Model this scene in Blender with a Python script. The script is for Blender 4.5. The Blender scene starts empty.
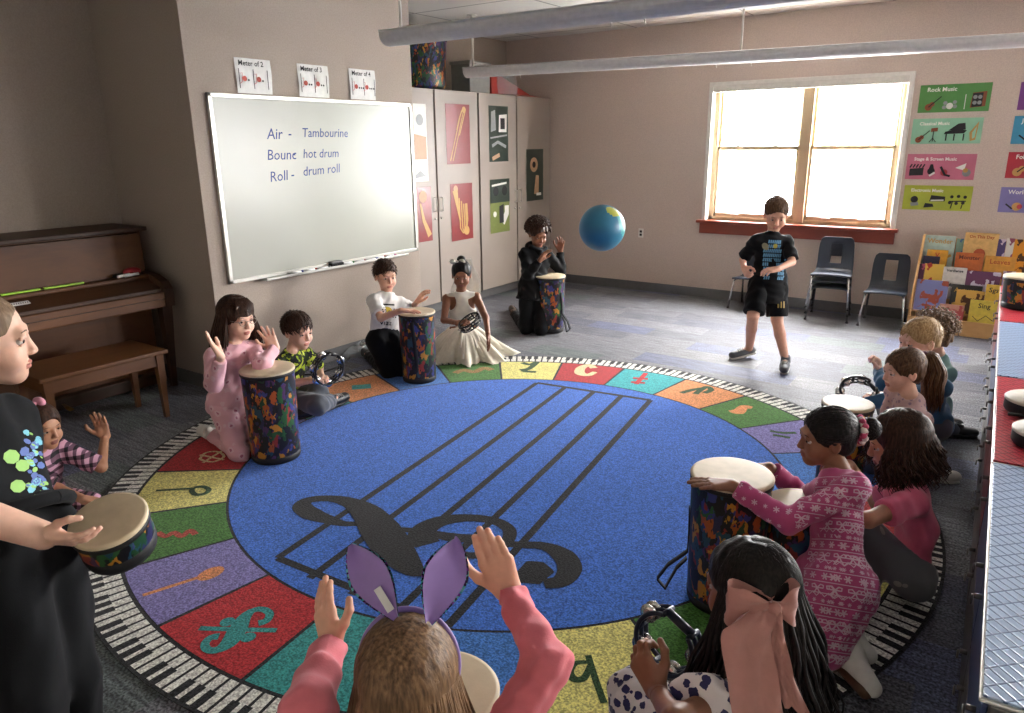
import bpy, bmesh, math, random
import numpy as np
from mathutils import Vector, Matrix, noise
from mathutils.bvhtree import BVHTree
random.seed(7); rng=np.random.default_rng(7)
PI=math.pi
COL=bpy.context.scene.collection
# ---------------------------------------------------------------- camera (solved from the room's lines)
YAW,PIT,ROL,FOC,CH=map(float,(math.radians(-34.95986),math.radians(16.22987),math.radians(-0.64015),730.536,1.62))
fv=Vector((math.sin(YAW)*math.cos(PIT),math.cos(YAW)*math.cos(PIT),-math.sin(PIT)))
r0=Vector((math.cos(YAW),-math.sin(YAW),0)); u0=r0.cross(fv)
rv=math.cos(ROL)*r0+math.sin(ROL)*u0; uv=-math.sin(ROL)*r0+math.cos(ROL)*u0
CP=Vector((0,0,CH))
def ray(x,y): return fv+rv*((x-512)/FOC)-uv*((y-356.5)/FOC)
def on(ax,val,x,y):            # point of the world plane  axis=val  seen at photo position x,y
    d=ray(x,y); return CP+d*((val-CP[ax])/d[ax])
def fl(x,y,z=0.0): return on(2,z,x,y)
def at(x,y,D): return CP+ray(x,y)*D
def depth(p): return (Vector(p)-CP).dot(fv)
cam=bpy.data.cameras.new('camera'); co=bpy.data.objects.new('camera',cam); COL.objects.link(co)
cam.sensor_width=36; cam.lens=FOC/1024*36; cam.clip_start=.05
M=Matrix((rv,uv,-fv)).transposed().to_4x4(); M.translation=CP; co.matrix_world=M
bpy.context.scene.camera=co
# ---------------------------------------------------------------- materials
MATS={}
def nt(name):
    m=bpy.data.materials.new(name); m.use_nodes=True; t=m.node_tree
    return m,t,t.nodes['Principled BSDF']
def N(t,typ,**k):
    n=t.nodes.new(typ)
    for a,b in k.items():
        if a.startswith('i_'): n.inputs[a[2:].replace('_',' ')].default_value=b
        elif a[1:].isdigit(): n.inputs[int(a[1:])].default_value=b
        else: setattr(n,a,b)
    return n
def L(t,a,b): t.links.new(a,b)
def srgb(c):
    if isinstance(c,str): c=[int(c[i:i+2],16)/255 for i in (0,2,4)]
    return tuple((v/12.92 if v<=.04045 else ((v+.055)/1.055)**2.4) for v in c)+(1,)
def ramp(t,stops,interp='LINEAR'):
    r=t.nodes.new('ShaderNodeValToRGB'); r.color_ramp.interpolation=interp
    e=r.color_ramp.elements
    while len(e)<len(stops): e.new(.5)
    for q,(p,c) in zip(e,stops): q.position=p; q.color=srgb(c) if isinstance(c,str) else c
    return r
def coords(t,kind='Object',scale=None,rot=None):
    c=t.nodes.new('ShaderNodeTexCoord'); o=c.outputs[kind]
    if scale or rot:
        mp=t.nodes.new('ShaderNodeMapping'); L(t,o,mp.inputs['Vector'])
        if scale: mp.inputs['Scale'].default_value=scale
        if rot: mp.inputs['Rotation'].default_value=rot
        o=mp.outputs[0]
    return o
def bump(t,b,src,strength=.3,dist=.01):
    n=N(t,'ShaderNodeBump'); n.inputs['Strength'].default_value=strength; n.inputs['Distance'].default_value=dist
    L(t,src,n.inputs['Height']); L(t,n.outputs[0],b.inputs['Normal'])
def mat(name,c,rough=.6,metal=0,var=.06,vs=30,bmp=0,bs=200,bd=.002,spec=.5,sheen=0,coat=0,trans=0,alpha=1,sss=0):
    if name in MATS: return MATS[name]
    m,t,b=nt(name); c=srgb(c)
    b.inputs['Roughness'].default_value=rough; b.inputs['Metallic'].default_value=metal
    b.inputs['Specular IOR Level'].default_value=spec
    b.inputs['Sheen Weight'].default_value=sheen; b.inputs['Coat Weight'].default_value=coat
    b.inputs['Transmission Weight'].default_value=trans; b.inputs['Alpha'].default_value=alpha
    if sss:
        b.inputs['Subsurface Weight'].default_value=sss; b.inputs['Subsurface Radius'].default_value=(.012,.005,.003)
        b.inputs['Subsurface Scale'].default_value=1
    o=coords(t)
    n=N(t,'ShaderNodeTexNoise'); n.inputs['Scale'].default_value=vs; n.inputs['Detail'].default_value=3; L(t,o,n.inputs['Vector'])
    r=ramp(t,[(.3,tuple(v*(1-var) for v in c[:3])+(1,)),(.7,tuple(min(1,v*(1+var)) for v in c[:3])+(1,))]); L(t,n.outputs['Fac'],r.inputs[0]); L(t,r.outputs[0],b.inputs['Base Color'])
    if bmp:
        n2=N(t,'ShaderNodeTexNoise'); n2.inputs['Scale'].default_value=bs; n2.inputs['Detail'].default_value=2; L(t,o,n2.inputs['Vector']); bump(t,b,n2.outputs['Fac'],bmp,bd)
    MATS[name]=m; return m
def wood(name,c1,c2,rough=.35,scale=(1,1,1),coat=.2):
    if name in MATS: return MATS[name]
    m,t,b=nt(name); o=coords(t,'Object',scale)
    n=N(t,'ShaderNodeTexNoise'); n.inputs['Scale'].default_value=3; n.inputs['Detail'].default_value=8; n.inputs['Roughness'].default_value=.65; n.inputs['Distortion'].default_value=.6; L(t,o,n.inputs['Vector'])
    r=ramp(t,[(.3,c1),(.7,c2)]); L(t,n.outputs['Fac'],r.inputs[0]); L(t,r.outputs[0],b.inputs['Base Color'])
    b.inputs['Roughness'].default_value=rough; b.inputs['Coat Weight'].default_value=coat; bump(t,b,n.outputs['Fac'],.08,.003)
    MATS[name]=m; return m
def pile(name,c,var=.38,sc=140):
    if name in MATS: return MATS[name]
    m,t,b=nt(name); o=coords(t); c=srgb(c)
    n=N(t,'ShaderNodeTexNoise'); n.inputs['Scale'].default_value=sc; n.inputs['Detail'].default_value=2; L(t,o,n.inputs['Vector'])
    r=ramp(t,[(.36,tuple(v*(1-var*1.35) for v in c[:3])+(1,)),(.64,tuple(min(1,v*(1+var*1.5)+.015) for v in c[:3])+(1,))]); L(t,n.outputs['Fac'],r.inputs[0]); L(t,r.outputs[0],b.inputs['Base Color'])
    b.inputs['Roughness'].default_value=.95; b.inputs['Specular IOR Level'].default_value=.1; b.inputs['Sheen Weight'].default_value=.15
    bump(t,b,n.outputs['Fac'],.7,.004); MATS[name]=m; return m
def patches(name,cols,scale=30,dist=.05,rough=.5,metric='EUCLIDEAN',noise_sc=12,spec=.4,stretch=None,bmp=0):
    """cells of several colours with wobbling outlines"""
    if name in MATS: return MATS[name]
    m,t,b=nt(name); o=coords(t,'Object',stretch)
    n=N(t,'ShaderNodeTexNoise'); n.inputs['Scale'].default_value=noise_sc; n.inputs['Detail'].default_value=3; L(t,o,n.inputs['Vector'])
    v=N(t,'ShaderNodeVectorMath',operation='MULTIPLY_ADD'); L(t,n.outputs['Color'],v.inputs[0]); v.inputs[1].default_value=(dist,)*3; L(t,o,v.inputs[2])
    w=N(t,'ShaderNodeTexVoronoi'); w.inputs['Scale'].default_value=scale; L(t,v.outputs[0],w.inputs['Vector'])
    s=N(t,'ShaderNodeSeparateColor'); L(t,w.outputs['Color'],s.inputs[0])
    k=len(cols); r=ramp(t,[(i/k,c) for i,c in enumerate(cols)],'CONSTANT'); L(t,s.outputs[0],r.inputs[0]); L(t,r.outputs[0],b.inputs['Base Color'])
    b.inputs['Roughness'].default_value=rough; b.inputs['Specular IOR Level'].default_value=spec
    MATS[name]=m; return m
# ---------------------------------------------------------------- mesh builder
class MB:
    def __init__(s): s.v=[];s.f=[];s.mi=[];s.sm=[];s.mats=[]
    def mt(s,m):
        if m not in s.mats: s.mats.append(m)
        return s.mats.index(m)
    def add(s,vs,fs,m,smooth=False,T=None):
        b=len(s.v); i=s.mt(m)
        s.v+= [tuple(T@Vector(p)) for p in vs] if T is not None else [tuple(p) for p in vs]
        for f in fs: s.f.append([q+b for q in f]); s.mi.append(i); s.sm.append(smooth)
        return s
    def box(s,x0,x1,y0,y1,z0,z1,m,bev=0,T=None,seg=2):
        bm=bmesh.new(); bmesh.ops.create_cube(bm,size=1)
        for v in bm.verts: v.co=Vector(((x0+x1)/2+v.co.x*(x1-x0),(y0+y1)/2+v.co.y*(y1-y0),(z0+z1)/2+v.co.z*(z1-z0)))
        if bev: bmesh.ops.bevel(bm,geom=bm.edges[:],offset=bev,segments=seg,affect='EDGES',profile=.5)
        bm.verts.index_update(); s.add([v.co for v in bm.verts],[[v.index for v in f.verts] for f in bm.faces],m,False,T); bm.free(); return s
    def tube(s,pts,r,m,n=10,cap=True,T=None,flat=1,smooth=True,upv=None):
        pts=[Vector(p) for p in pts]; k=len(pts); rs=list(r) if hasattr(r,'__len__') else [r]*k
        vs=[];up=None
        for i,p in enumerate(pts):
            d=(pts[min(i+1,k-1)]-pts[max(i-1,0)]).normalized()
            if up is None:
                up=Vector(upv) if upv else (Vector((0,0,1)) if abs(d.z)<.9 else Vector((0,1,0)))
            a=d.cross(up)
            if a.length<1e-5: a=d.orthogonal()
            a.normalize(); c=a.cross(d).normalized(); up=c
            for j in range(n):
                t=2*PI*j/n; vs.append(p+(a*math.cos(t)+c*math.sin(t)*flat)*rs[i])
        fs=[[i*n+j,i*n+(j+1)%n,(i+1)*n+(j+1)%n,(i+1)*n+j] for i in range(k-1) for j in range(n)]
        if cap: fs+=[list(range(n))[::-1],[(k-1)*n+j for j in range(n)]]
        return s.add(vs,fs,m,smooth,T)
    def lathe(s,prof,c,m,n=40,T=None,smooth=True,closed=False,sx=1,sy=1,a0=0,a1=2*PI):
        c=Vector(c); full=abs(a1-a0-2*PI)<1e-6; nn=n if full else n+1
        vs=[(c.x+r*math.cos(a0+(a1-a0)*j/n)*sx,c.y+r*math.sin(a0+(a1-a0)*j/n)*sy,c.z+z) for r,z in prof for j in range(nn)]
        fs=[]
        for i in range(len(prof)-1):
            for j in range(n if full else n): 
                a=i*nn+j;b=i*nn+(j+1)%nn; fs.append([a,b,b+nn,a+nn])
        return s.add(vs,fs,m,smooth,T)
    def disc(s,c,r,z,m,n=40,T=None): return s.add([(c[0]+r*math.cos(2*PI*j/n),c[1]+r*math.sin(2*PI*j/n),z) for j in range(n)],[list(range(n))],m,False,T)
    def poly(s,pts,m,T=None): return s.add(pts,[list(range(len(pts)))],m,False,T)
    def prism(s,pts,h,m,T=None,smooth=False):
        n=len(pts); vs=[(x,y,0) for x,y in pts]+[(x,y,h) for x,y in pts]
        fs=[list(range(n))[::-1],list(range(n,2*n))]+[[i,(i+1)%n,n+(i+1)%n,n+i] for i in range(n)]
        return s.add(vs,fs,m,smooth,T)
    def sphere(s,c,r,m,T=None,n=20,k=12,sc=(1,1,1),R=None):
        vs=[];c=Vector(c)
        for i in range(k+1):
            a=PI*i/k
            for j in range(n):
                b=2*PI*j/n; q=Vector((math.sin(a)*math.cos(b)*r*sc[0],math.sin(a)*math.sin(b)*r*sc[1],math.cos(a)*r*sc[2]))
                if R is not None: q=R@q
                vs.append(c+q)
        fs=[[i*n+j,(i+1)*n+j,(i+1)*n+(j+1)%n,i*n+(j+1)%n] for i in range(k) for j in range(n)]
        return s.add(vs,fs,m,True,T)
    def text(s,txt,size,m,T,align='LEFT',shear=0,ext=0,bold=0):
        cu=bpy.data.curves.new('t','FONT'); cu.body=txt; cu.size=size; cu.align_x=align; cu.shear=shear; cu.extrude=ext; cu.offset=bold; cu.resolution_u=2
        o=bpy.data.objects.new('t',cu); me=o.to_mesh()
        s.add([v.co.copy() for v in me.vertices],[list(p.vertices) for p in me.polygons],m,False,T)
        o.to_mesh_clear(); bpy.data.objects.remove(o); bpy.data.curves.remove(cu); return s
    def stroke(s,pts,w,m,T=None,z=0):
        """flat ribbon in the local xy plane; pts 2D, w half width or list"""
        pts=[Vector(p[:2]) for p in pts]; k=len(pts); ws=w if hasattr(w,'__len__') else [w]*k; vs=[]
        for i,p in enumerate(pts):
            d=(pts[min(i+1,k-1)]-pts[max(i-1,0)]).normalized(); nrm=Vector((-d.y,d.x))*ws[i]
            vs+=[(p.x+nrm.x,p.y+nrm.y,z+i*3e-5),(p.x-nrm.x,p.y-nrm.y,z+i*3e-5)]
        return s.add(vs,[[2*i,2*i+1,2*i+3,2*i+2] for i in range(k-1)],m,False,T)
    def build(s,name,parent=None,origin=None,weld=False):
        o0=Vector(origin) if origin is not None else Vector((0,0,0))
        me=bpy.data.meshes.new(name); me.from_pydata([tuple(Vector(p)-o0) for p in s.v],[],s.f)
        for m in s.mats: me.materials.append(m)
        me.polygons.foreach_set('material_index',s.mi); me.polygons.foreach_set('use_smooth',s.sm)
        me.update()
        bm=bmesh.new(); bm.from_mesh(me)
        if weld: bmesh.ops.remove_doubles(bm,verts=bm.verts,dist=1e-5)
        bmesh.ops.recalc_face_normals(bm,faces=bm.faces); bm.to_mesh(me); bm.free()
        o=bpy.data.objects.new(name,me); COL.objects.link(o)
        if parent is not None: o.parent=parent
        elif origin is not None: o.location=o0
        return o
def tag(o,label=None,cat=None,group=None,kind=None):
    if label: o['label']=label
    if cat: o['category']=cat
    if group: o['group']=group
    if kind: o['kind']=kind
    return o
def empty(name,loc,label,cat,group=None):
    o=bpy.data.objects.new(name,None); COL.objects.link(o); o.location=loc; o.empty_display_size=.1
    return tag(o,label,cat,group)
def struct(mb,name): return tag(mb.build(name),kind='structure')
def copy_tree(o,parent=None):
    c=o.copy(); COL.objects.link(c); c.parent=parent
    for ch in [x for x in o.children]: copy_tree(ch,c)
    return c
def frame(origin,x,y):
    x=Vector(x).normalized(); y=Vector(y); y=(y-x*y.dot(x)).normalized(); z=x.cross(y)
    T=Matrix((x,y,z)).transposed().to_4x4(); T.translation=Vector(origin); return T
# ================================================================ ROOM
WX,WXP,YB,ZC,YR,XR,YF=-4.31,-5.33,7.58,2.775,2.755,6.6,-1.6
YE=4.775; XCAB=-4.70
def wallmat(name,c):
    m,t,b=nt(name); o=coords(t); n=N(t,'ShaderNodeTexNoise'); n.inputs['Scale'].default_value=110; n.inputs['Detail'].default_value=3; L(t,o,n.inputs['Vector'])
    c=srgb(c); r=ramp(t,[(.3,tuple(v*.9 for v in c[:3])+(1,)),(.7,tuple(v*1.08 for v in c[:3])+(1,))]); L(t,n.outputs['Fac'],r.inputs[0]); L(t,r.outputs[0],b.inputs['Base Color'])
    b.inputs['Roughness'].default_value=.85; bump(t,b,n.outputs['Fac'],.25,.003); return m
mwall=wallmat('painted_wall','a4978c'); mwallb=wallmat('back_wall_lightened','c6b5a9')  # back wall is the same paint, lightened to make up for weak light there
mbase=mat('rubber_baseboard','5f5f60',.6)
mceil=None
def carpetmat():
    m,t,b=nt('carpet_tiles'); o=coords(t)
    sep=N(t,'ShaderNodeSeparateXYZ'); L(t,o,sep.inputs[0])
    # planks 1.0 x 0.25 m running along x, staggered
    row=N(t,'ShaderNodeMath',operation='MULTIPLY'); L(t,sep.outputs[1],row.inputs[0]); row.inputs[1].default_value=4
    rf=N(t,'ShaderNodeMath',operation='FLOOR'); L(t,row.outputs[0],rf.inputs[0])
    wn=N(t,'ShaderNodeTexWhiteNoise',noise_dimensions='1D'); L(t,rf.outputs[0],wn.inputs['W'])
    ad=N(t,'ShaderNodeMath',operation='ADD'); L(t,sep.outputs[0],ad.inputs[0]); L(t,wn.outputs[0],ad.inputs[1])
    m2=N(t,'ShaderNodeMath',operation='MULTIPLY'); L(t,ad.outputs[0],m2.inputs[0]); m2.inputs[1].default_value=1.7
    cf=N(t,'ShaderNodeMath',operation='FLOOR'); L(t,m2.outputs[0],cf.inputs[0])
    cb=N(t,'ShaderNodeCombineXYZ'); L(t,cf.outputs[0],cb.inputs[0]); L(t,rf.outputs[0],cb.inputs[1])
    w2=N(t,'ShaderNodeTexWhiteNoise',noise_dimensions='3D'); L(t,cb.outputs[0],w2.inputs['Vector'])
    r=ramp(t,[(0,'595a62'),(.28,'67686d'),(.42,'555a72'),(.52,'6a6b6f'),(.68,'5c6464'),(.76,'68696e'),(.9,'50525e')],'CONSTANT'); L(t,w2.outputs[0],r.inputs[0])
    # streaks along x
    mp=N(t,'ShaderNodeMapping'); mp.inputs['Scale'].default_value=(4,45,1); L(t,o,mp.inputs['Vector'])
    n=N(t,'ShaderNodeTexNoise'); n.inputs['Scale'].default_value=1.4; n.inputs['Detail'].default_value=4; L(t,mp.outputs[0],n.inputs['Vector'])
    r2=ramp(t,[(.35,(.55,.55,.58,1)),(.6,(1.25,1.25,1.25,1))]); L(t,n.outputs['Fac'],r2.inputs[0])
    mx=N(t,'ShaderNodeMix',data_type='RGBA',blend_type='MULTIPLY'); mx.inputs[0].default_value=1; L(t,r.outputs[0],mx.inputs[6]); L(t,r2.outputs[0],mx.inputs[7])
    g=N(t,'ShaderNodeTexNoise'); g.inputs['Scale'].default_value=110; g.inputs['Detail'].default_value=2; L(t,o,g.inputs['Vector'])
    r3=ramp(t,[(.36,(.3,.3,.3,1)),(.64,(1.7,1.7,1.7,1))]); L(t,g.outputs['Fac'],r3.inputs[0])
    m4=N(t,'ShaderNodeMix',data_type='RGBA',blend_type='MULTIPLY'); m4.inputs[0].default_value=1; L(t,mx.outputs[2],m4.inputs[6]); L(t,r3.outputs[0],m4.inputs[7])
    L(t,m4.outputs[2],b.inputs['Base Color']); b.inputs['Roughness'].default_value=.7; b.inputs['Specular IOR Level'].default_value=.4; b.inputs['Sheen Weight'].default_value=.08; b.inputs['Sheen Roughness'].default_value=.4
    bump(t,b,g.outputs['Fac'],.6,.004); return m
mcarpet=carpetmat()
def ceilmat():
    m,t,b=nt('ceiling_tiles'); o=coords(t)
    br=N(t,'ShaderNodeTexBrick',offset=0); br.inputs['Scale'].default_value=1; br.inputs['Brick Width'].default_value=1.22; br.inputs['Row Height'].default_value=.61
    br.inputs['Mortar Size'].default_value=.012; br.inputs['Color1'].default_value=srgb('dedad2'); br.inputs['Color2'].default_value=srgb('dad6ce'); br.inputs['Mortar'].default_value=srgb('9b978f'); L(t,o,br.inputs['Vector'])
    L(t,br.outputs['Color'],b.inputs['Base Color']); b.inputs['Roughness'].default_value=.9
    n=N(t,'ShaderNodeTexNoise'); n.inputs['Scale'].default_value=90; L(t,o,n.inputs['Vector']); bump(t,b,n.outputs['Fac'],.3,.004); return m
T_=.2
struct(MB().box(WXP-T_,XR+T_,YF-T_,YB+T_,-.15,0,mcarpet),'floor')
struct(MB().box(WXP-T_,XR+T_,YF-T_,YB+T_,ZC,ZC+.15,ceilmat()),'ceiling')
# back wall with window opening
wx0,wx1,wz0,wz1=-2.79,-1.01,.83,2.17
BW=[(1.35,3.25),(3.95,5.85)]
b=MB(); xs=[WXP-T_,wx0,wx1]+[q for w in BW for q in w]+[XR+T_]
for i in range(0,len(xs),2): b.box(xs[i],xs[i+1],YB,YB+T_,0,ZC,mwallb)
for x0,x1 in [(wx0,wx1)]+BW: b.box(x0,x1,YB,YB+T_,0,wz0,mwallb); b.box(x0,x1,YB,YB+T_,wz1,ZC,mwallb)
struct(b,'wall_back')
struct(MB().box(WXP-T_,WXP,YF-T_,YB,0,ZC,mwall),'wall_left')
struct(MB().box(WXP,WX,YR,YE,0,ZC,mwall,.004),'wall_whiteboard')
mwall2=wallmat('pale_wall','dbd3c8')  # unseen right and front walls, made paler to bounce more light into the room
struct(MB().box(XR,XR+T_,YF-T_,YB+T_,0,ZC,mwall2),'wall_right')
struct(MB().box(WXP-T_,XR+T_,YF-T_,YF,0,ZC,mwall2),'wall_front')
bh=.1
struct(MB().box(XCAB,XR,YB-.012,YB,0,bh,mbase,.003),'baseboard_back')
struct(MB().box(WX,WX+.012,YR-.01,YE,0,bh,mbase,.003),'baseboard_left')
struct(MB().box(WXP,WX+.0,YR-.012,YR,0,bh,mbase,.003),'baseboard_alcove')
struct(MB().box(WXP,WXP+.012,YF,YR-.012,0,bh,mbase,.003),'baseboard_piano')
# ---- the visible window
moak=wood('oak_frame','b39a78','cbb592',.45,(1,1,.2)); mwhite=mat('white_trim','d8d4cc',.4); mred=wood('red_stained_sill','7a3020','94432c',.35,(.4,3,3))
mglass,t,b_=nt('window_glass'); 
tr=N(t,'ShaderNodeBsdfTransparent'); gl=N(t,'ShaderNodeBsdfGlossy'); gl.inputs['Roughness'].default_value=.02
mxs=N(t,'ShaderNodeMixShader'); mxs.inputs[0].default_value=.06; L(t,tr.outputs[0],mxs.inputs[1]); L(t,gl.outputs[0],mxs.inputs[2]); L(t,mxs.outputs[0],t.nodes['Material Output'].inputs[0])
win=empty('window_1',((wx0+wx1)/2,YB,wz0),None,None); win['kind']='structure'; wo=win.location
b=MB(); cw=.045
b.box(wx0-.03,wx0+.012,YB-.03,YB+.16,wz0,wz1,mwhite,.004); b.box(wx1-.012,wx1+.03,YB-.03,YB+.16,wz0,wz1,mwhite,.004); b.box(wx0-.03,wx1+.03,YB-.03,YB+.16,wz1-.012,wz1+.02,mwhite,.004)
b.build('window_casing',win,wo)
b=MB(); y0,y1=YB+.06,YB+.13
b.box(wx0+.012,wx0+.06,y0,y1,wz0,wz1,moak,.004); b.box(wx1-.06,wx1-.012,y0,y1,wz0,wz1,moak,.004)
xm=-1.865; b.box(xm-.05,xm+.05,y0-.01,y1,wz0,wz1,moak,.004); b.box(wx0,wx1,y0,y1,wz0,wz0+.035,moak,.004); b.box(wx0,wx1,y0,y1,wz1-.05,wz1,moak,.004)
b.build('window_frame',win,wo)
for (a,c) in ((wx0+.055,xm-.045),(xm+.045,wx1-.055)):
    for k,(z0,z1,yo) in enumerate(((wz0+.03,1.57,0),(1.53,wz1-.04,.03))):
        b=MB(); s=.03; yy0,yy1=YB+.07+yo,YB+.095+yo
        b.box(a,a+s,yy0,yy1,z0,z1,moak,.003);b.box(c-s,c,yy0,yy1,z0,z1,moak,.003);b.box(a,c,yy0,yy1,z0,z0+(s if k else .045),moak,.003);b.box(a,c,yy0,yy1,z1-s,z1,moak,.003)
        sa=b.build('window_sash',win,wo)
        MB().box(a+s,c-s,yy0+.01,yy0+.015,z0+s,z1-s,mglass).build('window_pane',sa,wo)
    if True:
        b=MB()
        for q in (.28,.72):
            x=a+(c-a)*q; b.box(x-.03,x+.03,YB+.045,YB+.07,1.565,1.575,mwhite,.002); b.tube([(x-.02,YB+.05,1.578),(x+.025,YB+.045,1.588)],.006,mwhite,8)
            b.box(x-.04,x+.04,YB+.05,YB+.068,.885,.897,mwhite,.002)
        b.build('sash_lock',win,wo)
b=MB(); b.box(wx0-.075,wx1+.06,YB-.075,YB+.06,wz0-.03,wz0,mred,.006); b.box(wx0-.05,wx1+.035,YB-.028,YB,wz0-.14,wz0-.03,mred,.004); b.build('window_sill',win,wo)
sh=MB(); sh.box(wx0-.015,wx1+.02,YB-.02,YB+.05,wz1-.075,wz1+.012,mat('roller_shade','cfcbc2',.6),.01); sh.build('roller_shade',win,wo)
b=MB()
for i in range(62): b.sphere((wx1-.02,YB+.0,.9+i*.02),.0055,mwhite,n=8,k=5)
for i in range(62): b.sphere((wx0+.02,YB+.03,.9+i*.02),.0055,mwhite,n=8,k=5)
b.build('bead_chain',win,wo)
for k_,(x0,x1) in enumerate(BW):
    w=empty('window_%d'%(k_+2),((x0+x1)/2,YB,wz0),None,None); w['kind']='structure'
    b=MB(); s=.05; y0,y1=YB+.06,YB+.12
    b.box(x0,x0+s,y0,y1,wz0,wz1,moak,.004);b.box(x1-s,x1,y0,y1,wz0,wz1,moak,.004);b.box(x0,x1,y0,y1,wz0,wz0+s,moak,.004);b.box(x0,x1,y0,y1,wz1-s,wz1,moak,.004);b.box(x0,x1,y0,y1,1.53,1.58,moak,.004);b.box((x0+x1)/2-.05,(x0+x1)/2+.05,y0,y1,wz0,wz1,moak,.004)
    b.build('window_frame',w,w.location)
# outdoors
mground=mat('asphalt_lot','b9bcc0',.9); mhedge=mat('distant_trees','8fa07a',.9,var=.3,vs=2)
b=MB(); b.box(-40,40,YB+.6,90,-.6,-.5,mground); tag(b.build('ground'),kind='structure')
b=MB()
for i in range(24): 
    x=-36+i*3.1; b.sphere((x,55+random.uniform(-2,2),.4),2.3,mhedge,n=14,k=8,sc=(1.1,.6,random.uniform(.8,1.1)))
tag(b.build('tree_line'),'pale row of trees far beyond the car park outside the window','trees')
# ---- lights out of use: long pendant fixtures
mfix=mat('fixture_enamel','c9c8c6',.45,metal=.0); mrod=mat('white_rod','cfccc4',.4)
def fixture(p,q,label,rods,w=.17,h=.085):
    p=Vector(p);q=Vector(q); d=(q-p).normalized(); s=d.cross(Vector((0,0,1)))
    o=empty('pendant_light',(p+q)/2,label,'ceiling light','suspended linear lights'); lo=o.location
    prof=[(-w/2,.0),(-w/2,h*.25)]+[(-w/2*math.cos(a),-h*.75*math.sin(a)) for a in [PI*i/12 for i in range(1,12)]]+[(w/2,h*.25),(w/2,0)]
    prof=[(-w/2,h*.25)]+[(-w/2*math.cos(PI*i/12),-h*.75*math.sin(PI*i/12)) for i in range(13)]+[(w/2,h*.25)]
    b=MB(); vs=[];n=len(prof)
    for c in (p,q):
        for x,z in prof: vs.append(c+s*x+Vector((0,0,z)))
    fs=[[i,i+1,n+i+1,n+i] for i in range(n-1)]+[[0,n,2*n-1,n-1],list(range(n)),list(range(n,2*n))]
    b.add(vs,fs,mfix,False); b.build('housing',o,lo)
    for x in (-w/2,w/2):
        MB().tube([p+s*x+Vector((0,0,h*.25)),q+s*x+Vector((0,0,h*.25))],.006,mfix,8).build('trim_edge',o,lo)
    for tt in rods:
        c=p+(q-p)*tt; MB().tube([(c.x,c.y,c.z+h*.2),(c.x,c.y,ZC-.01)],.009,mrod,8).lathe([(.0,-.012),(.05,-.01),(.05,0)],(c.x,c.y,ZC),mrod,16).build('rod',o,lo)
    for tt in (.42,.47,.1):
        c=p+(q-p)*tt; MB().tube([(c.x,c.y,c.z-h*.7),(c.x+.01,c.y,c.z-h*.7-.03)],.004,mwhite,6).build('hook',o,lo)
zf=2.29
a,c=fl(467,71,zf),fl(1024,38,zf); d=(c-a); fixture(a,a+d*1.25,'long grey pendant light nearer the back wall, hanging above the window top',[.012,.455])
a,c=fl(388,36,zf),fl(760,-8,zf); d=(c-a); fixture(a,a+d*1.6,'long grey pendant light nearest the camera, crossing the top edge',[.03,.5])
# ---- thing helpers for flat wall items
def flatT(origin,x,y): return frame(origin,x,y)
Xw=(0,1,0); Zw=(0,0,1)   # on left walls seen from +x: local x along +y world, local y up, normal +x
# ================================================================ WHITEBOARD
malu=mat('brushed_aluminium','c9c8c2',.3,metal=.6); mboard=mat('whiteboard_enamel','a4a69c',.32,spec=.6,var=.02,vs=3)
by0,by1,bz0,bz1=2.868,4.735,.74,1.948
wb=empty('whiteboard',(WX,(by0+by1)/2,bz0),'wide whiteboard in a silver frame with three written lines','whiteboard'); o0=wb.location
MB().box(WX,WX+.015,by0+.01,by1-.01,bz0+.01,bz1-.01,mboard,.002).build('writing_surface',wb,o0)
b=MB(); e=.028
b.box(WX,WX+.025,by0,by1,bz1-e,bz1,malu,.004);b.box(WX,WX+.025,by0,by1,bz0,bz0+e,malu,.004);b.box(WX,WX+.025,by0,by0+e,bz0,bz1,malu,.004);b.box(WX,WX+.025,by1-e,by1,bz0,bz1,malu,.004); b.build('board_frame',wb,o0)
b=MB(); ty0,ty1=3.12,4.55; b.box(WX,WX+.08,ty0,ty1,bz0-.012,bz0-.004,malu,.003); b.box(WX+.072,WX+.08,ty0,ty1,bz0-.012,bz0+.008,malu,.003); b.build('marker_tray',wb,o0)
mink=mat('blue_marker_ink','3d4c86',.5)
def wtxt(px,py,s,size,rot=0):
    p=on(0,WX+.017,px,py); T=frame(p,(0,math.cos(rot),math.sin(rot)),(0,-math.sin(rot),math.cos(rot))); b=MB(); b.text(s,size,mink,T,'LEFT',.15); b.build('written_word',wb,o0)
for a in ((267,139,'Air',.10),(288,138,'-',.10),(302,137,'Tambourine',.088),(267,160,'Bounc',.098),(292,158,'-',.1),(303,158,'hot drum',.088),(270,182,'Roll',.098,.05),(291,179,'-',.1,.05),(303,176,'drum roll',.092,.04)): wtxt(*a)
cols=['2a3f9a','b03028','1c1c1e','2f7a3c','b03028','2a3f9a','c65a28','8a2a6a']
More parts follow.
